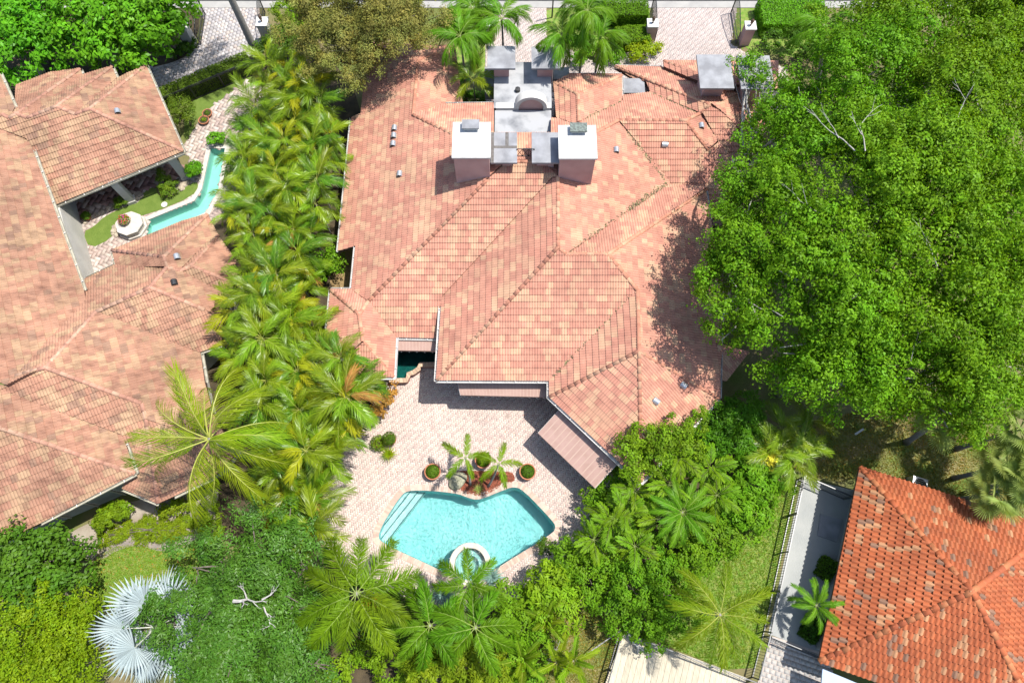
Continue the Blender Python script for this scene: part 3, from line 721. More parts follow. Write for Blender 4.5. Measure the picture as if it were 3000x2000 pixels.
def clip_seg(ax, ay, bx, by, x0, x1, y0, y1):
    t0, t1 = 0.0, 1.0; dx, dy = bx - ax, by - ay
    for p, q in ((-dx, ax - x0), (dx, x1 - ax), (-dy, ay - y0), (dy, y1 - ay)):
        if abs(p) < 1e-12:
            if q < 0: return False
        else:
            r = q / p
            if p < 0: t0 = max(t0, r)
            else: t1 = min(t1, r)
            if t0 > t1: return False
    return t1 - t0 > 1e-9
def screen(p):
    y, z = p[1], p[2] - CAM_H
    yc, zc_ = y * _c + z * _s, -y * _s + z * _c
    return 1500 + 2000 * p[0] / -zc_, 1000 - 2000 * yc / -zc_

M['tile_main'] = pm('clay_tile_salmon', (1.0, .99, .97), (.80, .78, .78), 2.2, .82, .15, 40, attr=True, detail=8, spec=.25, lo=.42, hi=.72, big=(.3, .16))
M['tile_left'] = pm('clay_tile_weathered', (1.0, .98, .96), (.58, .54, .54), 1.6, .85, .15, 40, attr=True, detail=9, spec=.25, lo=.45, hi=.75, streak=(1, 2.2, 1), big=(.3, .26))
M['tile_right'] = pm('clay_tile_orange', (1.0, .98, .96), (.75, .72, .70), 2.5, .7, .15, 40, attr=True, detail=8, spec=.35, lo=.42, hi=.72, big=(.4, .2))
M['deck'] = pm('roof_deck', (.20, .09, .06), (.13, .07, .05), 3, .95)
M['wall_pink'] = pm('stucco_pink', (.66, .44, .41), (.54, .34, .32), .9, .92, .25, 40, detail=8)
M['wall_cream'] = pm('stucco_cream', (.60, .58, .52), (.52, .50, .45), 1.2, .92, .2, 40, detail=8)
M['white_paint'] = pm('white_paint', (.70, .69, .65), (.62, .61, .57), 2, .6, .05)
M['chimney_top'] = pm('chimney_top', (.70, .69, .66), (.52, .50, .47), 1.6, .8, .1, 30, detail=9, lo=.5, hi=.75)
M['gutter'] = pm('gutter_white', (.74, .73, .70), (.60, .58, .54), 3, .5)
M['gutter_left'] = pm('gutter_cream', (.55, .52, .42), (.40, .38, .30), 3, .5)
M['membrane'] = pm('roof_membrane', (.42, .43, .44), (.19, .20, .215), .9, .85, .15, 20, detail=9, lo=.48, hi=.72)
M['slab'] = pm('grey_roof_slab', (.36, .37, .39), (.23, .235, .25), 1.3, .8, .15, 30, detail=9)
M['tar'] = pm('tar_patch', (.13, .12, .11), (.18, .17, .16), 6, .9)
M['iron'] = pm('black_iron', (.02, .02, .022), (.035, .035, .035), 6, .45, spec=.5)
M['vent'] = pm('vent_metal', (.62, .64, .66), (.48, .50, .52), 6, .35, metal=.6)
M['copper'] = pm('weathered_copper', (.22, .27, .24), (.10, .11, .10), 8, .6, metal=.3)
M['awning'] = pm('awning_fabric', (.42, .27, .22), (.47, .31, .26), 2, .9)
M['stripe'] = pm('awning_stripe', (.52, .37, .30), (.5, .35, .28), 2, .9)
M['shutter'] = pm('screen_panel', (.30, .33, .31), (.24, .27, .26), 2, .7)
M['glass_dark'] = pm('dark_window', (.03, .035, .04), (.04, .05, .05), 2, .12, spec=.6)
M['debris'] = pm('valley_leaves', (.22, .17, .09), (.10, .08, .05), 10, .95, attr=True)

SAL, SAL2, BUF, BUF2 = (.575, .285, .202), (.55, .258, .185), (.63, .385, .25), (.605, .34, .228)
main = thing('pink_villa', 'large pink stucco villa with salmon and buff tiled hip roof', 'house', (0, 0, 0))
RM = Roof(main, ROOF_MAIN, .31, .38, 6, 2, .042, .05, [SAL, SAL2, BUF, BUF2], [.42, .22, .2, .16], M['tile_main'], M['deck'])
RM.caps(CAPS_MAIN, [(.62, .29, .19), (.66, .385, .25), (.60, .27, .18)], r=.115, step=.42)
LP = [(.45, .248, .165), (.42, .222, .148), (.47, .305, .188), (.44, .27, .17), (.34, .205, .14)]
left = thing('courtyard_villa', 'neighbouring villa with weathered tan tiled roofs round a courtyard canal', 'house', (0, 0, 0))
RL = Roof(left, ROOF_LEFT, .33, .40, 6, 2, .042, .05, LP, [.32, .23, .22, .16, .07], M['tile_left'], M['deck'])
RL.caps(CAPS_LEFT, [(.56, .31, .22), (.58, .37, .26), (.53, .28, .20)], r=.12, step=.42)
right = thing('orange_roof_house', 'small neighbouring house with bright orange barrel tiled pyramid roof', 'house', (0, 0, 0))
RP = [(.46, .125, .043), (.435, .113, .038), (.48, .14, .05), (.52, .27, .135), (.29, .16, .10)]
RR = Roof(right, ROOF_RIGHT, .27, .38, 6, 1, .09, .045, RP, [.36, .28, .23, .075, .055], M['tile_right'], M['deck'], run=.8)
RR.caps(CAPS_RIGHT, [(.58, .16, .06), (.50, .13, .05), (.60, .22, .09)], r=.16, step=.44)

# ---- leaf litter lying in the valleys
def litter(name, a, b, n, spread, parent, z=.05):
    a, b = Vector(a), Vector(b); Pn = []
    for i in range(n):
        t = random.random() ** .8; p = a.lerp(b, t)
        Pn.append((p.x + random.gauss(0, spread), p.y + random.gauss(0, spread), p.z + z + random.uniform(0, .04)))
    m = MB()
    for p in Pn:
        s_ = random.uniform(.03, .09); an = random.uniform(0, 6.3); q = Vector(p)
        d = Vector((math.cos(an), math.sin(an), random.uniform(-.3, .3))) * s_; e_ = Vector((-d.y, d.x, random.uniform(-.02, .03))) * .6
        g = random.uniform(.6, 1.7)
        m.add([q - d, q + e_, q + d, q - e_], [(0, 1, 2, 3)], 0, (g, g * random.uniform(.8, 1.3), g))
    return stuff(m.build(name, M['debris'], parent))
def zplane(k, p): pl = ROOF_MAIN[k][0]; return Vector((p[0], p[1], pl[0] + pl[1] * p[0] + pl[2] * p[1]))
litter('leaf_litter', zplane('F9', (9.9, 24.5)), zplane('F9', (7.1, 21.9)), 260, .13, RM.roof)
litter('leaf_litter', zplane('F9', (9.9, 24.5)), zplane('F9', (3.3, 18.35)), 160, .07, RM.roof)
litter('leaf_litter', zplane('F9', (9.9, 24.6)), zplane('F9', (7.4, 27.8)), 150, .09, RM.roof)
litter('leaf_litter', zplane('F6', (6.9, 15.9)), zplane('F6', (2.4, 11.6)), 150, .06, RM.roof)
litter('leaf_litter', zplane('F15', (9.5, 31.6)), zplane('F15', (12, 29.4)), 120, .06, RM.roof)
litter('leaf_litter', zplane('F15', (7.3, 30.6)), zplane('F15', (4.5, 28.5)), 90, .05, RM.roof)

# ---- walls
def wall(house, poly, z1, mat, z0=0.0):
    m = MB(); m.prism(poly, z0, z1); return m.build('wall', mat, house)
def rect(x0, x1, y0, y1): return [(x0, y0), (x1, y0), (x1, y1), (x0, y1)]
for poly in (rect(-9.6, -4.4, 20.8, 35.0), rect(-8.95, -1.25, 15.0, 29.6), rect(-10.4, -7.5, 12.3, 16.4), rect(-3.7, 2.71, 12.1, 23.9), rect(2.75, 11.3, 10.6, 23.2),
             [(2.9, 10.7), (7.05, 6.5), (11.1, 10.5)], rect(3.0, 14.2, 23.3, 28.9), rect(3.05, 6.6, 29, 32.4), rect(8.3, 17.2, 29, 33.9)):
    wall(main, poly, 2.55, M['wall_pink'])
def rot(p, a, o=(0, 0)): c, s_ = math.cos(a), math.sin(a); return (o[0] + p[0] * c - p[1] * s_, o[1] + p[0] * s_ + p[1] * c)
A24 = math.radians(24)
def lpoly(x0, x1, y0, y1, o): return [rot(p, A24, o) for p in rect(x0, x1, y0, y1)]
# neighbour walls, in its own axes about the corner of the loggia eave
wall(left, lpoly(-12, -.8, 2.8, 7.1, (-21.74, 27.29)), 2.45, M['wall_cream'])
wall(left, lpoly(-6, -.75, -4, 11.8, (-25.26, 16.13)), 2.5, M['wall_cream'])
wall(left, [(-25.8, 17.2), (-24.2, 19.5), (-20.2, 21.4), (-17.7, 17.4), (-18.2, 14.2), (-19.2, 12.9), (-18.2, 10.2), (-19.5, 9.2), (-22.5, 9.0), (-27, 11.5)], 2.3, M['wall_cream'])
lw6 = wall(left, [(-21.1, 6.15), (-29, 2.5), (-29, 9.5), (-23, 8.6)], 2.55, M['wall_cream'])
wall(left, [(-20.7, 6.6), (-19.3, 5.3), (-16.95, 6.6), (-16.4, 7.7), (-18, 8.9)], 2.2, M['wall_cream'])
# shuttered openings along the garden front
dv = Vector((-29 + 21.1, 2.5 - 6.15, 0)).normalized(); nv = Vector((-dv.y, dv.x, 0))
if nv.y > 0: nv = -nv
for k in range(4):
    p0 = Vector((-21.1, 6.15, 0)) + dv * (.35 + k * 1.6); p1 = p0 + dv * 1.35
    m = MB(); m.bar(p0 + nv * .03 + Vector((0, 0, 1.2)), p1 + nv * .03 + Vector((0, 0, 1.2)), .05, 2.1); w_ = m.build('shutter_panel', M['shutter'], left)
    m = MB(); m.bar(p0 - dv * .08 + nv * .05 + Vector((0, 0, 1.2)), p0 + nv * .05 + Vector((0, 0, 1.2)) - dv * .001, .09, 2.3); m.build('shutter_post', M['gutter_left'], w_)
a18 = math.radians(-18.5)
rw = [(20.2, 5.6), (16.7, -3.0), (26.1, -6.1), (28.6, 2.6)]
wall(right, rw, 2.3, M['wall_cream'])

# ---- gutters along the eaves
def gutter(house, a, b, mat, w=.13, brackets=True):
    a, b = Vector(a), Vector(b)
    m = MB(); d = (b - a).normalized(); L = (b - a).length
    x = Vector((d.y, -d.x, 0)).normalized()
    for s_, zz, ww, hh in ((-w / 2, 0, .018, .12), (w / 2, 0, .018, .12), (0, -.055, w, .012)):
        m.bar(a + x * s_ + Vector((0, 0, zz)), b + x * s_ + Vector((0, 0, zz)), ww, hh)
    o = m.build('gutter', mat, house)
    if brackets:
        k = max(1, int(L / 1.15))
        for i in range(k):
            p = a + d * (L * (i + .5) / k); mm = MB(); mm.bar(p - x * w * .55 + Vector((0, 0, .05)), p + x * w * .55 + Vector((0, 0, .05)), .045, .025)
            mm.build('gutter_bracket', M['white_paint'], o)
def eave(W, k, a, b, house, mat, out=.07):
    f = ROOF_MAIN if W == 'm' else (ROOF_LEFT if W == 'l' else ROOF_RIGHT)
    pl = f[k][0]; t = math.hypot(pl[1], pl[2]); dn = Vector((-pl[1] / t, -pl[2] / t, 0))
    za = pl[0] + pl[1] * a[0] + pl[2] * a[1]; zb = pl[0] + pl[1] * b[0] + pl[2] * b[1]
    gutter(house, Vector((a[0], a[1], za - .07)) + dn * out, Vector((b[0], b[1], zb - .07)) + dn * out, mat)
for k, a, b in (('F1', (-10.94, 20.05), (-10.91, 30.2)), ('F1', (-9.78, 17.21), (-9.76, 20.17)), ('SWn', (-11.07, 17.21), (-9.78, 17.21)), ('SWw', (-11.06, 17.2), (-11.05, 11.7)),
                ('F4', (-4.46, 14.18), (-6.96, 14.23)), ('F5', (-4.35, 11.3), (-4.25, 16.4)), ('F6', (-4.4, 11.37), (2.15, 11.34)), ('F7', (2.13, 10.3), (2.15, 11.4)),
                ('F11', (2.13, 10.37), (7.05, 5.5)), ('F12', (7.05, 5.5), (11.82, 10.28)), ('F10', (11.8, 10.28), (12.6, 16)), ('SWe', (-6.92, 14.16), (-6.9, 11.6)), ('SWs', (-6.9, 11.66), (-11.04, 11.65)),
                ('F3', (-4.4, 30.25), (-1.25, 30.33)), ('F18', (7.49, 33.0), (7.39, 30.74)), ('F17', (3.9, 33.08), (7.5, 33.05)), ('F10', (12.44, 24.1), (12.5, 22)), ('F20b', (7.3, 34.55), (10.5, 34.4))):
    eave('m', k, a, b, main, M['gutter'])
for k, a, b in (('LA1', (-21.74, 27.25), (-29.42, 23.32)), ('LA2', (-25.39, 34.18), (-21.74, 27.25)), ('LW', (-30.7, 26.5), (-25.54, 16.82)), ('LC1', (-24.6, 18.85), (-26.1, 17.9)), ('LC9', (-24.99, 19.9), (-24.6, 18.9)),
                ('LC2', (-17.37, 13.74), (-18.55, 13.28)), ('LC3', (-18.5, 13.2), (-17.9, 11.4)), ('LC5', (-21.76, 8.1), (-20.63, 6.0)), ('LC6', (-20.6, 5.99), (-25.32, 3.37)), ('LB2', (-27.45, 33.7), (-26.97, 32.81)), ('LB4', (-29.6, 33.5), (-29.31, 33.0)),
                ('LT', (-33.77, 32.0), (-32.19, 29.35)), ('LC7a', (-19.44, 4.48), (-21.56, 5.29)), ('LC7b', (-16.63, 5.89), (-18.66, 4.85)), ('LC4', (-21.5, 7.8), (-21.15, 7.2))):
    eave('l', k, a, b, left, M['gutter_left'])

# ---- chimneys
def chimney(x0, x1, y0, y1, z0, zt, cap_mat, drum):
    m = MB(); m.box(x0, x1, y0, y1, z0, zt - .12)
    body = m.build('chimney', M['wall_pink'], main)
    m = MB(); m.box(x0 - .09, x1 + .09, y0 - .09, y1 + .09, zt - .125, zt); m.build('chimney_slab', M['chimney_top'], body)
    cx = (x0 + x1) / 2 + drum; cy_ = y1 - .28
    m = MB(); m.box(cx - .42, cx + .42, cy_ - .2, cy_ + .2, zt, zt + .26); m.build('chimney_neck', M['white_paint'], body)
    m = MB(); m.box(cx - .5, cx + .5, cy_ - .32, cy_ + .3, zt + .26, zt + .33); m.build('chimney_cap', cap_mat, body)
chimney(-3.33, -1.31, 23.1, 25.35, 4.2, 8.2, M['slab'], -.05)
chimney(2.76, 4.78, 23.15, 25.25, 4.2, 8.05, M['copper'], .06)

# ---- flat entry roof, its tower slabs, arch and rail
AY = at(1555, 323, 4.3).y
def flat(poly, z0, z1, mat, name, parent, mat2=None):
    m = MB(); m.prism(poly, z0, z1); return m.build(name, mat, parent)
fr = flat([(-1.2, AY + .4), (2.62, AY + .4), (2.62, 33.6), (-1.2, 33.6)], 0, 4.0, M['membrane'], 'flat_roof', main)
flat([(-1.12, 24.9), (2.56, 24.9), (2.56, AY), (-1.12, AY)], 3.0, 4.28, M['membrane'], 'flat_roof', main)
def slab_tower(u0, v0, u1, v1, z, inset, zbase, name='tower_slab'):
    a, b = at(u0, v1, z), at(u1, v0, z)
    a.x, b.x = at(u0, (v0 + v1) / 2, z).x, at(u1, (v0 + v1) / 2, z).x
    m = MB(); m.box(a.x, b.x, a.y, b.y, z - .14, z)
    o = m.build(name, M['slab'], main)
    m = MB(); m.box(a.x + inset, b.x - inset, a.y + inset, b.y - inset, zbase, z - .142); m.build('tower_pier', M['wall_pink'], o)
    return o, a, b
slab_tower(1428, 135, 1510, 201, 5.25, .42, 2.0)
slab_tower(1557, 137, 1640, 201, 5.25, .42, 2.0)
tl, ta, tb = slab_tower(1438, 388, 1515, 477, 7.05, .30, 4.5)
m = MB(); m.box(ta.x + .02, ta.x + .18, ta.y, tb.y, 7.05, 7.056); m.box(ta.x + .18, tb.x, ta.y + 1.0, ta.y + 1.18, 7.05, 7.055); m.box(ta.x + .85, ta.x + 1.05, ta.y + 1.18, tb.y, 7.05, 7.055)
m.build('tar_patch', M['tar'], tl)
slab_tower(1558, 388, 1638, 477, 7.05, .30, 4.5)
slab_tower(2046, 160, 2145, 259, 5.4, .45, 3.0)
slab_tower(2165, 163, 2262, 261, 5.4, .45, 3.0)
for u0, v0, u1, v1, z in ((1419, 196, 1450, 251, 3.4), (1622, 197, 1667, 232, 3.3)):
    a, b = at(u0, v1, z), at(u1, v0, z); m = MB(); m.box(a.x, b.x, a.y, b.y, 2.0, z); m.build('flat_roof', M['membrane'], main)
pz = 2.9; a, b = at(1825, 276, pz), at(1892, 230, pz); m = MB(); m.box(a.x, b.x - .15, a.y, b.y - .1, 2.2, pz + .12); m.build('flat_roof', M['slab'], main)
# arched parapet: pink panel in a white moulded ring
ax, ay, az = (at(1498, 322, 4.3).x + at(1613, 322, 4.3).x) / 2, AY, 4.2
def arch(r0, r1, y0, y1, n=24):
    m = MB(); v = []; f = []
    for k in range(n + 1):
        t = math.pi * k / n
        for r_, y_ in ((r0, y0), (r1, y0), (r1, y1), (r0, y1)): v.append((ax + math.cos(t) * r_, y_, az + .28 + math.sin(t) * r_))
    for k in range(n):
        for j in range(4): f.append((k * 4 + j, k * 4 + (j + 1) % 4, k * 4 + 4 + (j + 1) % 4, k * 4 + 4 + j))
    f += [(3, 2, 1, 0), (n * 4, n * 4 + 1, n * 4 + 2, n * 4 + 3)]
    m.add(v, f); return m
ar = arch(.82, 1.04, AY, AY + .55).build('arch_moulding', M['white_paint'], main)
arch(.76, .84, AY + .04, AY + .5).build('arch_inner_moulding', M['white_stone'], ar)
m = MB(); n = 20; v = [(ax + math.cos(math.pi * k / n) * .78, AY + .1, az + .28 + math.sin(math.pi * k / n) * .78) for k in range(n + 1)] + [(ax - .78, AY + .1, az), (ax + .78, AY + .1, az)]
m.add(v, [tuple(range(n, -1, -1)) + (n + 2, n + 1)][:1] if False else [tuple(reversed(range(n + 1))) + (n + 2, n + 1)][:1]); m.build('arch_panel', M['wall_pink'], ar)
for x0, x1 in ((-1.05, ax - .8), (ax + .8, 2.5)):
    m = MB(); m.box(x0, x1, AY + .02, AY + .42, 3.9, 4.5); m.build('parapet', M['white_paint'], main)
m = MB(); m.lathe([(.17, 0), (.17, .22), (.01, .23)], 14); m.build('roof_drain', M['iron'], main, loc=(.38, 31.2, 4.0))
# iron rail between the upper slabs
rl = MB(); z0, z1 = 6.45, 7.15; y = 24.35; x0, x1 = .28, 1.32
for zz in (z0, z1): rl.bar((x0, y, zz), (x1, y, zz), .04, .04)
for k in range(4):
    x = x0 + (x1 - x0) * k / 3; rl.bar((x, y, z0), (x, y, z1), .035, .035)
for k in range(3):
    xa, xb = x0 + (x1 - x0) * k / 3, x0 + (x1 - x0) * (k + 1) / 3
    rl.bar((xa, y, z0), (xb, y, z1), .025, .025); rl.bar((xb, y, z0), (xa, y, z1), .025, .025)
rl.build('roof_rail', M['iron'], main)
# roof vents: little hooded metal caps
def hood(parent, p, a=0, s_=1.0, mat='vent'):
    m = MB(); n = 8
    v = []
    for y in (-.16, .16):
        for k in range(n + 1):
            t = math.pi * k / n; v.append((math.cos(t) * .17, y, math.sin(t) * .2 - .02))
    m.add(v, [(k + 1, k, n + 1 + k, n + 2 + k) for k in range(n)] + [tuple(range(n + 1, 2 * n + 2))])
    o = m.build('roof_vent', M[mat], parent, smooth=False, loc=p, rot=(0, 0, a), scale=s_ * 1.15)
    return o
for k, u, v, a in (('F1', 1156, 379, 0), ('F1', 1154, 401, 0), ('F1', 1152, 425, 0), ('F1', 1171, 513, 0), ('F9', 1805, 443, 0), ('F21', 2054, 372, 0), ('F14', 1947, 426, 1.5), ('F12', 1922, 1176, .9), ('F12', 2002, 1130, .9)):
    pl = ROOF_MAIN[k][0]; p = at(u, v, 4); 
    for _ in range(6): p = at(u, v, pl[0] + pl[1] * p.x + pl[2] * p.y)
    hood(main, (p.x, p.y, p.z + .06), a)
for k, u, v, mt in (('LA2', 346, 330, 'vent'), ('LC10', 520, 755, 'vent'), ('LC13', 512, 830, 'iron')):
    pl = ROOF_LEFT[k][0]; p = at(u, v, 4)
    for _ in range(6): p = at(u, v, pl[0] + pl[1] * p.x + pl[2] * p.y)
    hood(left, (p.x, p.y, p.z + .06), .4, 1.0, mt)

# ---- awnings
def awning(label, b0, b1, f1, f0, n):
    """back-left, back-right, front-right, front-left"""
    b0, b1, f1, f0 = map(Vector, (b0, b1, f1, f0))
    o = thing('awning', label, 'awning', (b0 + b1) / 2 * 1.0)
    org = (b0 + b1) / 2
    L = lambda p: p - org
    m = MB()
    for k in range(n):
        for t0, t1, mi in ((k / n, (k + .82) / n, 0), ((k + .82) / n, (k + 1) / n, 1)):
            m.add([L(f0.lerp(f1, t0)), L(f0.lerp(f1, t1)), L(b0.lerp(b1, t1)), L(b0.lerp(b1, t0))], [(0, 1, 2, 3)], mi)
    m.build('canopy', [M['awning'], M['stripe']], o)
    d = (f1 - f0).normalized()
    m = MB(); k = n * 2
    sc = int((f1 - f0).length / .42)
    v = []; f = []
    q = sc * 4
    for i in range(q + 1):
        p = f0.lerp(f1, i / q); dz = .16 + .05 * abs(math.sin(i / 4 * math.pi))
        v += [L(p), L(p) + Vector((0, 0, -dz))]
    f = [(2 * i, 2 * i + 1, 2 * i + 3, 2 * i + 2) for i in range(q)]
    m.add(v, f); m.build('valance', M['awning'], o)
    for a, b in ((b0, f0), (b1, f1)):
        m = MB(); m.bar(L(a) - Vector((0, 0, .03)), L(b) - Vector((0, 0, .03)), .035, .035); m.build('awning_arm', M['white_paint'], o)
    side = MB()
    for a, b in ((b0, f0), (b1, f1)):
        side.add([L(a), L(b), L(b) + Vector((0, 0, -.16)), L(a) + Vector((0, 0, -.5))], [(0, 1, 2, 3)])
    side.build('side_flap', M['awning'], o)
    bulb = MB(); bulb.lathe([(.005, .03), (.035, .01), (.035, -.02), (.005, -.05)], 8); bm_ = bulb.mesh('bulb', M['white_paint'])
    for i in range(sc):
        p = L(f0.lerp(f1, (i + .5) / sc)) + Vector((0, 0, -.24)); mesh_obj('bulb', bm_, o, loc=p)
    return o
awning('long pink striped awning under the south eave of the pink villa', (-3.35, 12.06, 2.72), (2.2, 12.06, 2.72), at(1604, 1163, 2.2), at(1349, 1157, 2.2), 26)
awning('short pink striped awning over the dark green pond', (-6.95, 14.55, 2.62), (-4.55, 14.55, 2.62), at(1277, 1028, 2.25), at(1163, 1026, 2.25), 12)
fa, fb = at(1576, 1268, 2.15), at(1743, 1429, 2.15)
nn = Vector((fb.y - fa.y, -(fb.x - fa.x), 0)).normalized() * -1.0
if nn.y < 0: nn = -nn
awning('big pink awning slanting off the octagonal south east wing', fa + nn * 1.95 + Vector((0, 0, .65)), fb + nn * 1.95 + Vector((0, 0, .65)), fb, fa, 13)

# ---- raised dark pond beside the south wing
pond = thing('raised_pond', 'dark green raised pond with brick front wall tucked between the roofs', 'pond', (0, 0, 0))
wz = .48
wp = [tuple(p[:2]) for p in ats(pts('1120,990 1290,990 1290,1060 1229,1061 1222,1075 1208,1085 1192,1091 1189,1107 1140,1108'), wz)]
m = MB(); v, f = tess(wp, (), wz - .06); m.add(v, f); m.build('water', M['water_pond'], pond)
m = MB(); v, f = tess(wp, (), .08); m.add(v, f); m.build('pond_floor', M['pond'], pond)
fl = [Vector(p) for p in wp[2:]]
m = MB(); br = MB()
oo = []
for i in range(len(fl)):
    a = fl[max(0, i - 1)]; b = fl[min(len(fl) - 1, i + 1)]; t = (b - a).normalized(); oo.append(fl[i] + Vector((-t.y, t.x)) * .30 * (1 if True else -1))
if (oo[0] - Vector(wp[0])).length < (fl[0] - Vector(wp[0])).length: oo = [2 * a - b for a, b in zip(fl, oo)]
for i in range(len(fl) - 1):
    L_ = (fl[i + 1] - fl[i]).length; kk = max(1, round(L_ / .2))
    for j in range(kk):
        q = [fl[i].lerp(fl[i + 1], (j + .04) / kk), fl[i].lerp(fl[i + 1], (j + .96) / kk), oo[i].lerp(oo[i + 1], (j + .96) / kk), oo[i].lerp(oo[i + 1], (j + .04) / kk)]
        g = random.uniform(.8, 1.1)
        m.prism([(p.x, p.y) for p in q], wz - .05, wz + .02, 0, (g, g * .9, g * .75))
    br.prism([(p.x, p.y) for p in (fl[i].lerp(oo[i], .1), fl[i + 1].lerp(oo[i + 1], .1), fl[i + 1].lerp(oo[i + 1], .85), fl[i].lerp(oo[i], .85))], 0, wz - .052)
m.build('coping', M['coping'], pond)
br.build('brick_wall', pm('brick_face', (.45, .22, .17), (.30, .13, .10), 12, .9, .4, 30), pond)

# ---------------------------------------------------------------- vegetation
def leaf_mesh(name, P, Nn, L, W, cols, mat, parent, fold=.18, droop=0.0, shape=.5):
    """P, Nn (n,3); L, W (n,). One bent diamond blade per point."""
    n = len(P)
    Nn = Nn / np.maximum(np.linalg.norm(Nn, axis=1, keepdims=True), 1e-6)
    R = RNG.normal(size=(n, 3))
    T = R - (R * Nn).sum(1, keepdims=True) * Nn
    T[:, 2] -= droop
    T /= np.linalg.norm(T, axis=1, keepdims=True)
    B = np.cross(Nn, T)
    l, w = L[:, None], W[:, None]
    V = np.empty((n, 4, 3))
    V[:, 0] = P - T * l * .5
    V[:, 1] = P + B * w * .5 + T * l * (shape - .5) + Nn * w * fold
    V[:, 2] = P + T * l * .5
    V[:, 3] = P - B * w * .5 + T * l * (shape - .5) + Nn * w * fold
    F = np.arange(n * 4).reshape(n, 4)
    return raw_mesh(name, V.reshape(-1, 3), F, cols, mat, parent)
def crown_points(lobes, rc, per, dens=1.0, low=-.35, flat=.75, inner=.25, tone=.2, up=.5, hue=.08, sub=0.0, spray=0.0):
    """Leaf clumps over the skin of lobes (x,y,z,r) -> points, normals, tints."""
    PP, NN, CC = [], [], []
    if sub:
        fine = []
        for (x, y, z, r) in lobes:
            if r < 1.2: fine.append((x, y, z, r)); continue
            k = int(sub * 3.0 * r)
            for _ in range(k):
                d = RNG.normal(size=3); d /= np.linalg.norm(d); d[2] = abs(d[2]) if d[2] > -.3 else -d[2]
                rs = r * RNG.uniform(.18, .45)
                q = r * RNG.uniform(.55, .98)
                fine.append((x + d[0] * q, y + d[1] * q, z + d[2] * q * flat, rs))
            fine.append((x, y, z - r * .25, r * .55))
        lobes = fine
    for (x, y, z, r) in lobes:
        k = max(6, int(dens * 5.2 * (r / rc) ** 2 * (1 - low) / 2))
        d = RNG.normal(size=(k, 3)); d /= np.linalg.norm(d, axis=1, keepdims=True)
        d[:, 2] = np.where(d[:, 2] < low, -d[:, 2], d[:, 2])
        # lumpy skin
        ph = RNG.uniform(0, 6.3, 3)
        lump = 1 + .10 * np.sin(d[:, 0] * 5 + ph[0]) + .10 * np.sin(d[:, 1] * 6 + ph[1]) + .06 * np.sin(d[:, 2] * 7 + ph[2])
        rad = r * lump * np.where(RNG.random(k) < inner, RNG.uniform(.55, .85, k), RNG.uniform(.84, 1.06, k))
        C = np.array([x, y, z]) + d * rad[:, None] * np.array([1, 1, flat])
        q = np.repeat(np.arange(k), per)
        o = RNG.normal(size=(len(q), 3)); o /= np.linalg.norm(o, axis=1, keepdims=True)
        o *= (RNG.random(len(q)) ** (1 / 2.2))[:, None]
        rcs = rc * RNG.uniform(.65, 1.35, k)
        off = o * rcs[q][:, None] * np.array([1, 1, .62])
        if spray:
            ax = d * .8 + RNG.normal(size=d.shape) * .45 + np.array([0, 0, .1]); ax /= np.linalg.norm(ax, axis=1, keepdims=True)
            al = (off * ax[q]).sum(1, keepdims=True)
            off = off * .78 + ax[q] * al * spray
            off[:, 2] -= .16 * (np.abs(al[:, 0]) / rc) ** 2 * rc
        PP.append(C[q] + off)
        NN.append(o * .8 + d[q] * .5 + np.array([0, 0, up]) + RNG.normal(size=o.shape) * .35)
        t = (1 + RNG.uniform(-tone, tone, k))[:, None] * np.stack([1 + RNG.uniform(-hue, hue * 1.6, k), np.ones(k), 1 + RNG.uniform(-hue, hue, k)], -1)
        tt = t[q] * (1 + RNG.uniform(-.18, .18, (len(q), 1)))
        CC.append(tt)
    return np.concatenate(PP), np.concatenate(NN), np.concatenate(CC)
def limb(m, a, b, r0, r1, bend=.12, n=5, mi=0):
    a, b = Vector(a), Vector(b); L = (b - a).length
    w = Vector((random.uniform(-1, 1), random.uniform(-1, 1), random.uniform(-.3, .6))) * L * bend
    path = [a.lerp(b, t) + w * math.sin(t * math.pi) for t in [i / (n - 1) for i in range(n)]]
    m.tube(path, [r0 + (r1 - r0) * i / (n - 1) for i in range(n)], 6, mi)
    return path
def bare_branch(m, p, d, L, r, depth=3):
    """Forking leafless branch."""
    d = d.normalized(); q = p + d * L
    m.tube([p, p.lerp(q, .5) + Vector((random.uniform(-1, 1), random.uniform(-1, 1), 0)) * L * .06, q], [r, r * .8, r * .55], 5)
    if depth:
        for k in range(2 if depth > 1 else 3):
            a = d.copy(); a += Vector((random.uniform(-1, 1), random.uniform(-1, 1), random.uniform(-.1, .5))) * .75
            bare_branch(m, q if k else p.lerp(q, .65), a, L * random.uniform(.5, .8), r * .55, depth - 1)
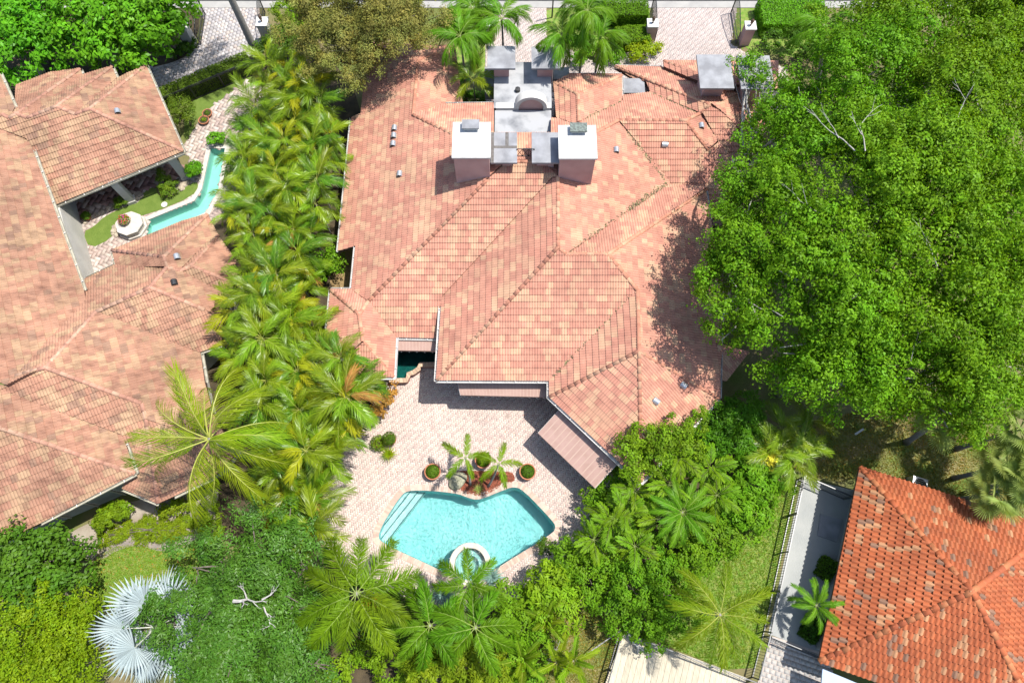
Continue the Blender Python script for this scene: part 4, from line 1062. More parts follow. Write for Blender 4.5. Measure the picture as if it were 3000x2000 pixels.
def tree(name, label, cat, lobes_px, leafmat, rc, per, L, W, base=None, trunk_r=.22, bark='bark', dens=1.0, group=None, bare=(), crown='crown', bdepth=2, bthick=.45, **k):
    """lobes_px: (u, v, z, r)"""
    lob = []
    for u, v, z, r in lobes_px:
        p = at(u, v, z); lob.append((p.x, p.y, z, r))
    big = max(lob, key=lambda l: l[3])
    bx = sum(l[0] for l in lob) / len(lob), sum(l[1] for l in lob) / len(lob)
    b = Vector((*(at(*base)[:2] if base else bx), 0))
    o = thing(name, label, cat, b, group=group)
    P, Nn, C = crown_points(lob, rc, per, dens, **k)
    sel = P[:, 2] > .05; P, Nn, C = P[sel], Nn[sel], C[sel]
    P = P - np.array(b)
    n = len(P)
    leaf_mesh(crown, P, Nn, L * RNG.uniform(.7, 1.3, n), W * RNG.uniform(.7, 1.3, n), C, leafmat, o)
    m = MB()
    zt = max(.4, min(l[2] for l in lob) * .55)
    fork = Vector((0, 0, zt))
    m.tube([(0, 0, -.05), (0.03, .02, zt * .5), fork], [trunk_r * 1.25, trunk_r, trunk_r * .85], 8)
    for l in lob:
        e = Vector((l[0] - b.x, l[1] - b.y, l[2] + l[3] * .1))
        pa = limb(m, fork, e, trunk_r * .6, trunk_r * .22, .1)
        for _ in range(4):
            d = Vector((random.gauss(0, 1), random.gauss(0, 1), abs(random.gauss(.2, .6)))).normalized()
            limb(m, pa[random.choice((2, 3, 4))], e + Vector((d.x, d.y, d.z * .4)) * l[3] * .66, trunk_r * .22, .02, .1, 4)
    m.build('trunk', M[bark], o, smooth=True)
    if bare:
        for u, v, z, dx, dy, dz, L_, r_ in bare:
            m = MB(); p = at(u, v, z) - b; bare_branch(m, p - Vector((0, 0, .35)), Vector((dx, dy, dz)), L_ * .8, r_ * bthick, bdepth)
            m.build('bare_branch', M['bark_pale'], o)
    return o
M['bark'] = pm('bark_grey', (.20, .17, .14), (.12, .10, .08), 6, .95, .6, 20)
M['bark_pale'] = pm('bark_pale', (.58, .56, .52), (.40, .37, .33), 5, .9, .4, 20)
M['palm_bark'] = pm('palm_trunk', (.36, .34, .31), (.24, .22, .20), 7, .95, .5, 16, streak=(1, 1, 6))
F_ = {}
F_['canopy'] = foliage('leaf_canopy', (.108, .24, .008), .36)
F_['hedge'] = foliage('leaf_hedge_bright', (.10, .27, .010), .35, .4)
F_['olive'] = foliage('leaf_olive_brown', (.172, .19, .042), .3, .6, tcol=(1.3, 1.1, .5))
F_['ficus'] = foliage('leaf_ficus', (.052, .155, .013), .3, .45, spec=.25)
F_['dark'] = foliage('leaf_dark', (.055, .122, .008), .28, .45)
F_['lime'] = foliage('leaf_lime', (.20, .29, .008), .48)
F_['shrub'] = foliage('leaf_shrub', (.108, .238, .009), .42)
F_['shrub_y'] = foliage('leaf_shrub_yellow', (.165, .265, .010), .45)
F_['yellow'] = foliage('leaf_yellow', (.50, .46, .04), .4)
F_['croton'] = foliage('leaf_croton', (.28, .11, .03), .3, hue=.05)
F_['box'] = foliage('leaf_boxwood', (.085, .155, .010), .3)
F_['areca'] = foliage('leaf_areca', (.155, .245, .009), .45, .35, hue=.02, spec=.3, val=.28)
F_['areca_gold'] = foliage('leaf_areca_gold', (.27, .29, .011), .45, .4)
F_['areca_green'] = foliage('leaf_areca_green', (.085, .19, .010), .4, .35, spec=.3)
F_['dead'] = foliage('leaf_dead_frond', (.30, .16, .04), .3, .6, tcol=(1, .9, .6))
F_['palm'] = foliage('leaf_palm', (.095, .215, .010), .4, .4)
F_['foxtail'] = foliage('leaf_foxtail', (.14, .235, .010), .45, .4, hue=.012)
F_['coco'] = foliage('leaf_coconut', (.185, .265, .011), .45, .35, hue=.02)
F_['royal'] = foliage('leaf_queen', (.16, .24, .010), .45, .4, hue=.012)
F_['sabal'] = foliage('leaf_sabal', (.25, .32, .08), .4, .4)
F_['silver'] = foliage('leaf_silver', (.30, .36, .36), .15, .5, hue=.01, val=.12, tcol=(1, 1, 1))
F_['agave'] = foliage('leaf_agave', (.16, .26, .22), .15, .5, hue=.01, val=.1, tcol=(1, 1, 1))
F_['fishtail'] = foliage('leaf_fishtail', (.135, .25, .009), .45, .45)
F_['flower_pink'] = foliage('petal_magenta', (.45, .05, .22), .3, tcol=(1, 1, 1))
F_['flower_orange'] = foliage('petal_orange', (.75, .14, .02), .3, tcol=(1, 1, 1))
F_['flower_red'] = foliage('petal_red', (.6, .06, .05), .3, tcol=(1, 1, 1))
M['rachis'] = pm('palm_rachis', (.42, .45, .09), (.36, .38, .07), 4, .5)
M['rachis_green'] = pm('palm_rachis_green', (.30, .38, .10), (.24, .32, .07), 4, .5)
M['rachis_pale'] = pm('palm_rachis_pale', (.50, .52, .45), (.44, .46, .38), 4, .5)

# ---- palm fronds: local +X out, +Z up
def frond_mesh(name, L, n, ll, lw, bend=.9, ang=55, vup=.25, droop=.35, plume=0.0, start=.12, rmat=None, leafmat=None, rr=.02, seed=1, tipw=.25, jag=0.0, prof=None, sway=0.0):
    rng = random.Random(seed)
    m = MB(); K = 24
    path = []; p = Vector((0, 0, 0)); 
    for i in range(K + 1):
        path.append(p.copy()); s_ = i / K
        a = -bend * s_ ** 1.5
        p = p + Vector((math.cos(a) * math.cos(sway * s_), math.cos(a) * math.sin(sway * s_), math.sin(a))) * (L / K)
    m.tube([path[i] for i in range(0, K + 1, 3)], [rr * (1 - .8 * i / 8) for i in range(9)], 5, 1, cap=False)
    for i in range(n):
        s_ = start + (1 - start) * (i + .5) / n
        k = s_ * K; j = min(K - 1, int(k)); c = path[j].lerp(path[j + 1], k - j)
        t = (path[j + 1] - path[j]).normalized(); z = Vector((-t.z, 0, t.x))
        pr = prof(s_) if prof else (math.sin(math.pi * min(1, .12 + s_ * .80)) ** .6)
        for sd in (-1, 1):
            l = ll * pr * rng.uniform(.88, 1.1)
            a = math.radians(ang * (1 - .45 * s_) + rng.uniform(-7, 7))
            roll = vup + (rng.uniform(-1, 1) * plume)
            side = Vector((0, sd * math.cos(roll), 0)) + z * math.sin(roll)
            d = t * math.cos(a) + side * math.sin(a)
            w = lw * (.75 + .5 * rng.random()) * (.6 + .4 * pr)
            wn_ = d.cross(z * math.cos(roll) - Vector((0, sd, 0)) * math.sin(roll)).normalized()
            dr = droop * l * rng.uniform(.6, 1.4)
            a0 = c; a1 = c + d * l * .5 - Vector((0, 0, dr * .25)); a2 = c + d * l * .97 - Vector((0, 0, dr))
            g = rng.uniform(.8, 1.2)
            if jag:      # fishtail blade: widens to a ragged end
                m.add([a0, a1 + wn_ * w * .5, a2 + wn_ * w * jag, a2 + d * l * .12, a2 - wn_ * w * jag * .8, a1 - wn_ * w * .5], [(0, 1, 2, 3, 4, 5)], 0, (g, g, g))
            else:
                v = [a0 + wn_ * w * .35, a1 + wn_ * w * .5, a2 + wn_ * w * tipw * .3, a2 - wn_ * w * tipw * .3, a1 - wn_ * w * .5, a0 - wn_ * w * .35]
                m.add(v, [(0, 1, 4, 5), (1, 2, 3, 4)], 0, (g, g, g * .9))
    return m.mesh(name, [leafmat, rmat or M['rachis']])
def fan_mesh(name, R, pet, nseg, spread, leafmat, rmat, seed=1, cup=.25, split=.45, sw=1.0):
    rng = random.Random(seed); m = MB()
    m.tube([(0, 0, 0), (pet * .5, 0, -.02), (pet, 0, -.06 * pet)], [.035, .028, .022], 5, 1)
    c = Vector((pet, 0, -.06 * pet)); st = math.radians(spread) / nseg
    for i in range(nseg):
        a = -math.radians(spread) / 2 + st * (i + .5)
        r = R * (1 - .22 * abs(a) / math.radians(spread / 2)) * rng.uniform(.93, 1.05)
        h = st * .5 * sw
        def pt(aa, rr, dz=0): return c + Vector((math.cos(aa) * rr, math.sin(aa) * rr, cup * rr * (.25 - .45 * (rr / R) ** 2) + dz))
        g = rng.uniform(.82, 1.15)
        rm = r * split
        m.add([c, pt(a - h, rm, -.012), pt(a, rm, .03), pt(a + h, rm, -.012)], [(0, 1, 2), (0, 2, 3)], 0, (g, g, g))
        m.add([pt(a - h, rm, -.012), pt(a - h * .35, r * .8, -.03), pt(a, r, -.10 * r * rng.random()), pt(a + h * .35, r * .8, -.03), pt(a + h, rm, -.012), pt(a, rm, .03)], [(0, 1, 2, 5), (5, 2, 3, 4)], 0, (g, g, g))
    return m.mesh(name, [leafmat, rmat])
def palm(name, label, cat, u, v, zc_, meshes, n, pitch=(.1, .9), trunk=.12, base=None, group=None, scale=1.0, tw=None, shaft=None, frond='frond', start=None, bark='palm_bark', roll=.3):
    """crown centre at survey mark (u,v) and height zc_; trunk straight down (or from base)."""
    c = at(u, v, zc_) if u is not None else at(*base) + Vector((0, 0, zc_)); b = at(*base) if base else Vector((c.x, c.y, 0))
    o = thing(name, label, cat, b, group=group)
    top = c - b
    if trunk:
        m = MB(); k = 7
        m.tube([Vector((0, 0, 0)).lerp(top, i / k) + Vector((math.sin(i / k * math.pi) * .06, 0, 0)) for i in range(k + 1)], [trunk * (1.35 if i == 0 else 1.05 - .35 * i / k) for i in range(k + 1)], 10)
        m.build('trunk', M[bark], o, smooth=True)
        if shaft:
            m = MB(); m.tube([top - Vector((0, 0, shaft)), top - Vector((0, 0, shaft * .5)), top], [trunk * .9, trunk * 1.1, trunk * .5], 10); m.build('crownshaft', M['rachis_green'], o, smooth=True)
    a0 = random.uniform(0, 6.28) if start is None else start
    for i in range(n):
        f = i / max(1, n - 1)
        az = a0 + i * 2.39996 + random.uniform(-.15, .15) if start is None else a0 + i * 2 * math.pi / n + random.uniform(-.08, .08)
        pt_ = pitch[0] + (pitch[1] - pitch[0]) * f + random.uniform(-.08, .08)
        s_ = scale * random.uniform(.88, 1.1) * (1 - .12 * f)
        mesh_obj(frond, random.choice(meshes), o, loc=top + Vector((math.cos(az), math.sin(az), 0)) * trunk * .5, rot=(random.uniform(-roll, roll), -pt_, az), scale=s_)
    return o

AR = [frond_mesh('areca_frond', 2.25, 30, .70, .038, b_, 50, .42, .5, .15, .2, None, F_['areca'], .016, 20 + i, sway=w_) for i, (b_, w_) in enumerate(((1.0, .2), (1.4, -.25), (.8, .1), (1.7, .35), (1.2, -.1)))]
CO = [frond_mesh('coconut_frond', 4.4, 56, .95, .032, b_, 46, .0, 1.0, .15, .14, None, F_['coco'], .042, 40 + i, sway=w_) for i, (b_, w_) in enumerate(((.9, .3), (1.2, -.35), (1.5, .15), (1.1, .5)))]
FX = [frond_mesh('foxtail_frond', 2.9, 170, .78, .034, b_, 66, 0, .3, 1.5, .08, M['rachis_green'], F_['foxtail'], .022, 50 + i, sway=w_) for i, (b_, w_) in enumerate(((.8, .2), (1.1, -.2)))]
FS = [frond_mesh('foxtail_frond', 2.0, 110, .56, .034, b_, 60, .1, .35, 1.2, .08, M['rachis_green'], F_['palm'], .02, 60 + i, sway=w_) for i, (b_, w_) in enumerate(((.9, .25), (1.2, -.2)))]
CH = [frond_mesh('christmas_frond', 1.6, 70, .40, .028, b_, 55, .35, .45, .6, .06, M['rachis_green'], F_['foxtail'], .018, 70 + i, sway=w_) for i, (b_, w_) in enumerate(((.9, .2), (1.15, -.2)))]
CP = [frond_mesh('carpentaria_frond', 2.3, 62, .64, .036, b_, 55, .15, .95, .35, .1, M['rachis_green'], F_['palm'], .02, 80 + i, sway=w_) for i, (b_, w_) in enumerate(((1.3, .2), (1.8, -.25)))]
QN = [frond_mesh('queen_frond', 3.0, 80, .62, .026, b_, 58, .05, .9, .9, .1, None, F_['royal'], .022, 90 + i, sway=w_) for i, (b_, w_) in enumerate(((.9, .2), (1.2, -.3)))]
DT = [frond_mesh('date_frond', 1.6, 60, .34, .022, b_, 48, .3, .25, .3, .1, M['rachis_green'], F_['palm'], .014, 100 + i, sway=w_) for i, (b_, w_) in enumerate(((1.1, .1), (1.6, -.1)))]
BP = [frond_mesh('bottle_frond', 1.7, 42, .52, .045, b_, 42, .6, .1, .1, .08, None, F_['areca'], .022, 110 + i) for i, b_ in enumerate((.6, .9))]
FT = [frond_mesh('fishtail_frond', 1.5, 17, .36, .06, b_, 58, .05, .45, .3, .15, M['rachis_green'], F_['fishtail'], .014, 120 + i, jag=.7, sway=w_) for i, (b_, w_) in enumerate(((.8, .2), (1.3, -.3)))]
SB = [fan_mesh('fan_leaf', .95, .8, 34, 270, F_['sabal'], M['rachis_green'], 130 + i, .35) for i in range(2)]
AR_Y = [frond_mesh('areca_frond', 2.1, 28, .66, .04, b_, 50, .4, .5, .15, .2, None, F_['areca_gold'], .016, 220 + i, sway=w_) for i, (b_, w_) in enumerate(((1.3, .3), (1.0, -.3)))]
AR_G = [frond_mesh('areca_frond', 2.2, 34, .68, .036, b_, 50, .45, .5, .15, .2, None, F_['areca_green'], .016, 230 + i, sway=w_) for i, (b_, w_) in enumerate(((1.1, .3), (1.5, -.2)))]
AR_D = [frond_mesh('areca_frond', 2.0, 24, .5, .03, b_, 45, .2, .9, .3, .2, None, F_['dead'], .016, 240 + i, sway=w_) for i, (b_, w_) in enumerate(((1.9, .3),))]
BS = [fan_mesh('silver_fan_leaf', 1.65, 1.25, 28, 250, F_['silver'], M['rachis_pale'], 140 + i, .14, .55, .96) for i in range(2)]

# ---- areca screen between the houses
ROWS = [(160, 775, 860), (250, 760, 950), (340, 740, 970), (430, 715, 965), (520, 690, 955), (610, 690, 930), (700, 715, 910), (770, 750, 870), (850, 700, 890), (930, 690, 895), (1010, 690, 950), (1090, 730, 1060), (1170, 760, 1020), (1250, 780, 975), (1330, 790, 950), (1410, 820, 940), (1480, 850, 930), (1540, 880, 930)]
spots = []
for i in range(9000):
    v = random.uniform(160, 1550)
    for (va, a0, a1), (vb, b0, b1) in zip(ROWS, ROWS[1:]):
        if va <= v <= vb:
            t = (v - va) / (vb - va); x0, x1 = a0 + (b0 - a0) * t, a1 + (b1 - a1) * t
            u = random.uniform(x0, x1)
            if all((u - p[0]) ** 2 + (v - p[1]) ** 2 > 49 ** 2 for p in spots): spots.append((u, v))
            break
    if len(spots) > 95: break
for u, v in spots:
    z = random.uniform(2.8, 5.0)
    if v > 1350: z -= .6
    cl = 'canal' if v < 700 else ('patio' if v > 1050 else 'mid')
    lab = {'canal': 'yellow green areca palm in the dense screen beside the courtyard canal', 'mid': 'yellow green areca palm in the screen between the two tiled villas', 'patio': 'yellow green areca palm in the screen along the patio edge'}[cl]
    palm('areca_palm', lab, 'palm', u, v, z, AR * 2 + random.choice((AR_Y * 3, AR_G * 4, AR_G * 2 + AR_Y, AR_D)), random.choice((11, 12, 13, 14)), (-.15, 1.3), .05, group='areca palms screening beside the ' + cl, scale=random.uniform(.72, 1.15), roll=.5)

# ---- single palms
palm('coconut_palm', 'big coconut palm with long yellow ribbed fronds above the roof corner', 'palm', 612, 1285, 8.2, CO, 19, (-.5, 1.2), .17, scale=1.0, roll=.7)
palm('foxtail_palm', 'large foxtail palm with bushy plumes below the pool steps', 'palm', 1043, 1738, 6.0, FX, 10, (-.05, .55), .16, shaft=.8, scale=1.12, start=.35)
palm('foxtail_palm', 'foxtail palm leaning its plumes over the round spa', 'palm', 1372, 1712, 4.5, FS, 7, (.0, .6), .12, shaft=.6, start=1.55)
palm('foxtail_palm', 'foxtail palm in the clump below the spa, the left one', 'palm', 1258, 1832, 4.6, FS, 8, (.0, .6), .12, shaft=.6, scale=1.1)
palm('foxtail_palm', 'foxtail palm in the clump below the spa, the right one', 'palm', 1392, 1838, 4.8, FS, 8, (.0, .6), .12, shaft=.6, scale=1.2)
palm('christmas_palm', 'small star shaped palm beside the rock in the poolside bed', 'palm', 1363, 1340, 3.0, CH, 5, (.05, .35), .07, base=(1378, 1420), shaft=.5, start=.2)
palm('christmas_palm', 'small star shaped palm over the mulch between the potted box balls', 'palm', 1460, 1358, 3.0, CH, 5, (.05, .35), .07, base=(1430, 1425), shaft=.5, start=.1)
for u, v, z, lab in ((1348, 105, 6.2, 'drooping palm in front of the tree at the lawn edge'), (1470, 55, 6.0, 'drooping palm between the lawn and the entry drive'), (1385, 25, 5.5, 'drooping palm at the top of the small front lawn'),
                     (1645, 100, 6.0, 'drooping palm beside the entry tower slab'), (1758, 110, 5.8, 'drooping palm leaning by the yellow shrub'), (1720, 30, 7.5, 'tall thin palm near the street hedge')):
    palm('carpentaria_palm', lab, 'palm', u, v, z, CP, 12, (-.1, 1.0), .09, shaft=.6, scale=1.0)
palm('areca_palm', 'small areca palm in the nook beside the entry roof', 'palm', 1385, 235, 3.4, AR, 8, (.3, 1.2), .05, scale=1.0)
palm('queen_palm', 'feathery queen palm over the lawn beside the wooden deck', 'palm', 2110, 1800, 5.6, QN, 12, (-.1, .9), .13, scale=.92)
palm('date_palm', 'pygmy date palm against the orange roofed house', 'palm', 2392, 1772, 2.6, DT, 18, (-.2, 1.2), .09, scale=.95)
for u, v, lab in ((1630, 1940, 'short upright palm beside the bare shrub'), (1680, 1935, 'short upright palm at the foot of the leaning pole'), (1530, 1930, 'short upright palm in the bottom shrub corner'), (1600, 1815, 'yellowing palm sprout on the dry lawn'), (1240, 1940, 'palm sprout under the foxtail clump')):
    palm('bottle_palm', lab, 'palm', u, v, 2.0, BP, 7, (.5, 1.3), .08, scale=.9)
for i, (u, v, z) in enumerate(((2990, 1255, 5.5), (2955, 1360, 4.8), (3020, 1400, 5.2), (3040, 1150, 5.8), (2920, 1440, 4.2))):
    palm('sabal_palm', 'fan leaved sabal palm overhanging the orange roof', 'palm', u, v, z, SB, 16, (-.4, 1.0), .14, group='sabal palms by the orange roof', frond='fan_leaf')
palm('sabal_palm', 'fan leaved palm rising from the shady lawn under the big canopy', 'palm', 2750, 1230, 5.0, SB, 12, (-.3, .9), .16, base=(2655, 1295), frond='fan_leaf')
palm('bismarck_palm', 'silver white fan palm half hidden by the dark ficus', 'palm', 455, 1835, 4.2, BS, 20, (-1.0, .8), .22, frond='fan_leaf', scale=1.1, roll=.7)
for i, (u, v) in enumerate(((2290, 1260), (2340, 1300), (2370, 1230), (2320, 1350), (2260, 1320))):
    palm('areca_palm', 'bamboo like areca palm in the shade below the big canopy', 'palm', u, v, 2.6, AR, 9, (.1, 1.1), .05, group='areca palms under the canopy edge', scale=.9)
# tall royal palm by the west gate: only its trunk and its shadow are in view
royal = palm('royal_palm', 'tall royal palm with smooth grey trunk beside the west driveway', 'palm', None, None, 11.0, QN, 14, (-.2, .9), .26, base=(756, 168), shaft=1.6, scale=1.2)
for u, v, lab in ((2415, 75, 'leaning date palm among the trees by the street'),):
    palm('date_palm', lab, 'palm', u, v, 7.0, CP, 14, (-.3, .9), .14, base=(2395, 250), scale=1.1)
# fishtail palms and dwarf palms in the shrubbery beside the big awning
for u, v, z in ((1900, 1330, 3.2), (1960, 1420, 3.4), (1860, 1440, 3.0), (2080, 1370, 3.2), (1990, 1340, 3.6), (1790, 1530, 2.8), (1860, 1600, 2.8), (1740, 1580, 2.6), (1830, 1500, 2.9), (2100, 1450, 3.0), (1930, 1520, 3.0)):
    palm('fishtail_palm', 'fishtail palm with ragged leaflets in the shrubbery beside the big awning', 'palm', u, v, z, FT, 12, (-.1, 1.2), .05, group='fishtail palms beside the awning')
palm('cycad', 'bright green cycad rosette in the shrubbery beside the big awning', 'cycad', 2000, 1500, 3.6, DT, 22, (.0, 1.0), .1, scale=1.25)

# ---- broad crowned trees along the east side
T = dict(rc=.45, per=40, L=.175, W=.095, bark='bark_pale', trunk_r=.2, tone=.24, inner=.12, dens=.95, sub=1.25, up=.22, low=-.25, spray=1.2)
def TT(lab, lob, bare=()): return tree('shade_tree', lab, 'tree', lob, F_['canopy'], bare=bare, **T)
TT('light green tree reaching over the two grey roof slabs', [(2270, 330, 6.5, 2.5), (2200, 185, 5.4, .9), (2150, 190, 5.2, .6), (2240, 240, 5.8, .9), (2190, 235, 5.4, .6), (2420, 330, 8.5, 3.6), (2560, 220, 9, 3.8), (2310, 520, 9.0, 2.8), (2225, 570, 8.6, 2.0), (2215, 430, 7.4, 1.6), (2190, 640, 8.8, 1.8), (2170, 530, 8.0, 1.4)], ())
TT('light green tree at the street corner of the canopy', [(2720, 130, 9, 3.8), (2880, 120, 9, 3.8), (2640, 30, 8, 3), (2830, 280, 10, 4), (2990, 260, 9, 3.5), (2480, 60, 7, 2.6), (3010, 60, 8, 3.4), (2940, 0, 8, 3)], [(2870, 240, 12.6, -.2, -1, .1, 1.5, .05)])
TT('light green tree shading the east slope of the pink villa roof', [(2225, 710, 9.5, 2.4), (2185, 880, 9, 2.5), (2140, 760, 8.6, 1.4), (2330, 830, 10, 3.4), (2330, 660, 10, 3.1), (2150, 965, 7.6, 1.8), (2110, 830, 8, 1.5)], [(2420, 620, 12.2, -1, .7, .1, 1.6, .06)])
TT('light green tree with bare white limbs in the middle of the canopy', [(2620, 480, 10, 4.2), (2560, 660, 10.5, 4), (2770, 560, 10.5, 4.2), (2720, 740, 10, 4), (2930, 480, 9.5, 3.8), (2940, 680, 9.5, 3.8)], [(2545, 430, 12.9, -.1, 1, .15, 1.7, .08), (2515, 430, 12.4, -1, .9, .15, 2.0, .08), (2440, 580, 11.6, -1, -.2, .1, 1.8, .06), (2815, 345, 12.9, .5, 1, .1, 1.8, .06)])
TT('light green tree with a drooping crown above the fern palms', [(2380, 1010, 8, 3.0), (2500, 900, 9, 3.6), (2300, 1090, 6.2, 2.0), (2460, 1130, 7, 2.6), (2570, 1060, 8, 3.0)], [(2400, 910, 11, 1, .2, .1, 1.4, .05)])
TT('light green tree at the lawn side of the canopy', [(2720, 920, 9, 3.6), (2870, 880, 9, 3.6), (2680, 1100, 7.5, 2.9), (2800, 1090, 8, 3.1), (2780, 1215, 6, 1.9), (2930, 1060, 7.5, 2.9), (2620, 1180, 5.8, 1.7), (2990, 880, 8, 3)], [(2680, 1050, 10.3, .3, 1, .2, 1.0, .04), (2760, 770, 12.4, -.2, 1, .1, 1.4, .05)])

# ---- street side trees and hedges
T2 = dict(rc=.6, per=30, L=.34, W=.17, trunk_r=.16, tone=.25, low=-.6)
for lab, lob in (('tall glossy hedge tree in the street corner behind the tan roofs', [(60, 60, 3.4, 2.7), (170, 20, 3.6, 2.8), (30, 160, 2.8, 2.0), (-60, 60, 3.4, 2.6), (120, 130, 3.0, 2.2)]),
                 ('tall glossy hedge tree in the middle of the street side screen', [(270, 30, 3.8, 2.8), (250, 120, 3.2, 2.2), (360, 60, 3.8, 2.6), (340, 120, 3.2, 2.2)]),
                 ('tall glossy hedge tree nearest the west driveway gate', [(440, 30, 3.8, 2.6), (420, 110, 3.3, 2.1), (470, 75, 3.3, 1.7), (495, 15, 3.3, 1.6)])):
    tree('hedge_tree', lab, 'tree', lob, F_['hedge'], **T2)
tree('olive_tree', 'fine leaved olive brown tree covering the villa roof end', 'tree', [(930, 70, 6.5, 2.7), (1030, 30, 7, 2.9), (1010, 140, 6.5, 2.3), (1130, 60, 7, 2.9), (1200, 100, 6, 2.1), (1050, 215, 5.5, 1.6), (930, 170, 5.5, 1.7), (1250, 50, 6, 1.8), (900, 20, 6, 1.9)], F_['olive'], .45, 75, .14, .06, trunk_r=.2, tone=.3, hue=.12, dens=1.0, sub=1.5, up=.35)
# ---- south west trees
tree('ficus_tree', 'broad dark ficus with small glossy leaves and a dead fork', 'tree', [(440, 1770, 4.2, 1.5), (540, 1725, 4.6, 1.9), (640, 1660, 4.8, 1.9), (750, 1600, 4.8, 2.1), (850, 1540, 4.2, 1.5), (620, 1790, 5.2, 2.6), (780, 1740, 5.2, 2.7), (900, 1660, 4.6, 2.0), (700, 1900, 5.2, 2.8), (860, 1860, 5, 2.6), (560, 1930, 4.8, 2.2), (980, 1800, 4.2, 1.7), (900, 1960, 4.4, 2.2), (700, 2010, 4.8, 2.2)], F_['ficus'], .5, 60, .20, .07, trunk_r=.3, tone=.16, low=-.2, flat=.5, bdepth=3, bthick=1.0, dens=1.2, sub=1.0,
     bare=[(675, 1760, 6.9, 1, .12, .2, .9, .085), (715, 1752, 7.0, -.4, .9, .2, .5, .04), (760, 1755, 7.0, 1, .5, .15, .6, .045), (765, 1775, 6.7, .6, -1, .1, .7, .045)])
tree('dark_tree', 'dark green rounded tree in the corner below the tan roof', 'tree', [(60, 1640, 3.4, 2.0), (160, 1640, 3.2, 1.8), (90, 1720, 3.4, 2.0), (205, 1710, 2.8, 1.3), (-30, 1680, 3.4, 2.0), (120, 1590, 2.4, 1.2), (220, 1630, 2.4, .9)], F_['dark'], .5, 34, .24, .13, trunk_r=.2)
tree('lime_tree', 'yellow green feathery tree in the bottom corner', 'tree', [(70, 1850, 3.8, 2.2), (180, 1840, 3.4, 1.9), (110, 1960, 3.8, 2.3), (230, 1950, 3.2, 1.8), (-20, 1930, 3.6, 2.2), (240, 1790, 2.6, 1.0), (130, 1770, 3.0, 1.1)], F_['lime'], .34, 40, .15, .08, trunk_r=.1, tone=.2, sub=1.5, up=.4, spray=1.0)

# ---- shrubs: (u,v,z,r) lists
def shrub(lab, lob, mat='shrub', rc=.32, per=40, L=.16, W=.085, name='shrub', **k):
    return tree(name, lab, 'shrub', lob, F_[mat], rc, per, L, W, trunk_r=.06, **k)
shrub('loose flowering shrub against the eave of the octagonal wing', [(1840, 1310, 4.1, .8), (1880, 1270, 4.3, .7), (1940, 1290, 4.2, .9), (1990, 1250, 4.4, .8), (1850, 1360, 3.6, .9), (1920, 1340, 3.8, .9), (2050, 1240, 4.2, .7), (2010, 1310, 3.8, .9)], 'shrub_y', tone=.3)
shrub('leafy shrub at the end of the big awning', [(1780, 1440, 1.4, 1.0), (1750, 1510, 1.3, 1.0), (1820, 1400, 1.6, 1.0), (1740, 1450, 1.2, .7)])
shrub('tall leafy shrub east of the octagonal wing', [(2110, 1230, 2.6, 1.3), (2180, 1210, 2.6, 1.3), (2160, 1290, 2.4, 1.3), (2080, 1290, 2.4, 1.1)], 'palm', L=.26, W=.06)
shrub('pale yellow leaved shrub between the palms and the lawn', [(2250, 1330, 2.4, .7), (2265, 1355, 2.2, .6)], 'yellow')
shrub('schefflera like shrub at the lawn edge', [(2210, 1420, 2.0, 1.2), (2270, 1400, 1.8, .9), (2150, 1480, 2.0, 1.3), (2210, 1510, 1.6, 1.1), (2190, 1360, 2.2, 1.0)], 'shrub', L=.26, W=.10)
shrub('shrub mass behind the cycad', [(2070, 1560, 1.8, 1.3), (2130, 1570, 1.6, 1.1), (1990, 1600, 2.0, 1.3), (2040, 1640, 1.6, 1.2)], 'shrub')
shrub('shrub mass along the dry lawn behind the deck', [(1900, 1650, 2.2, 1.4), (1960, 1720, 2.2, 1.5), (1850, 1720, 2.2, 1.4), (1880, 1800, 1.8, 1.3), (1800, 1790, 1.8, 1.2), (1990, 1790, 1.6, 1.2), (1920, 1860, 1.2, .9)], 'shrub')
shrub('shrub mass beside the lower corner of the pool', [(1660, 1650, 1.6, 1.2), (1720, 1690, 1.8, 1.3), (1770, 1650, 1.8, 1.2), (1610, 1690, 1.2, .8), (1690, 1600, 1.2, .8)], 'shrub')
shrub('bright yellow green shrub with drooping leaves below the pool', [(1600, 1720, 2.0, 1.3), (1640, 1780, 2.0, 1.2), (1570, 1760, 1.8, 1.0)], 'shrub_y', L=.30, W=.10, rc=.4)
shrub('round clipped bush at the pool edge', [(1597, 1597, .7, .45)], 'dark', rc=.2, L=.1, W=.06, name='bush')
shrub('shrub mass below the spa along the bottom', [(1480, 1760, 1.6, 1.1), (1530, 1820, 1.8, 1.3), (1560, 1880, 1.6, 1.1), (1500, 1930, 1.6, 1.2), (1540, 1985, 1.4, 1.0)], 'shrub')
shrub('light green bamboo like shrub at the bottom centre', [(1320, 1910, 2.2, 1.5), (1400, 1940, 2.2, 1.5), (1260, 1970, 2.0, 1.3), (1450, 1990, 1.8, 1.1)], 'shrub_y', L=.26, W=.07)
shrub('dark leafy shrub between the foxtail palms', [(1180, 1780, 1.6, 1.0), (1150, 1830, 1.5, 1.0), (1200, 1870, 1.4, 1.0), (1110, 1830, 1.2, .8)], 'dark', L=.24, W=.08)
shrub('low shrub at the top of the bottom garden strip', [(1080, 1900, 1.0, .9), (1150, 1950, 1.0, 1.0), (1000, 1960, .8, .9)], 'shrub_y')
shrub('croton shrub with orange leaves beside the raised pond', [(1110, 1180, .9, .7), (1130, 1150, .9, .6), (1100, 1150, .8, .5)], 'croton', L=.2, W=.09)
shrub('small shrub filling the gap beside the west eave', [(960, 770, 1.6, .9), (930, 810, 1.4, .8), (980, 750, 1.4, .6)], 'shrub')
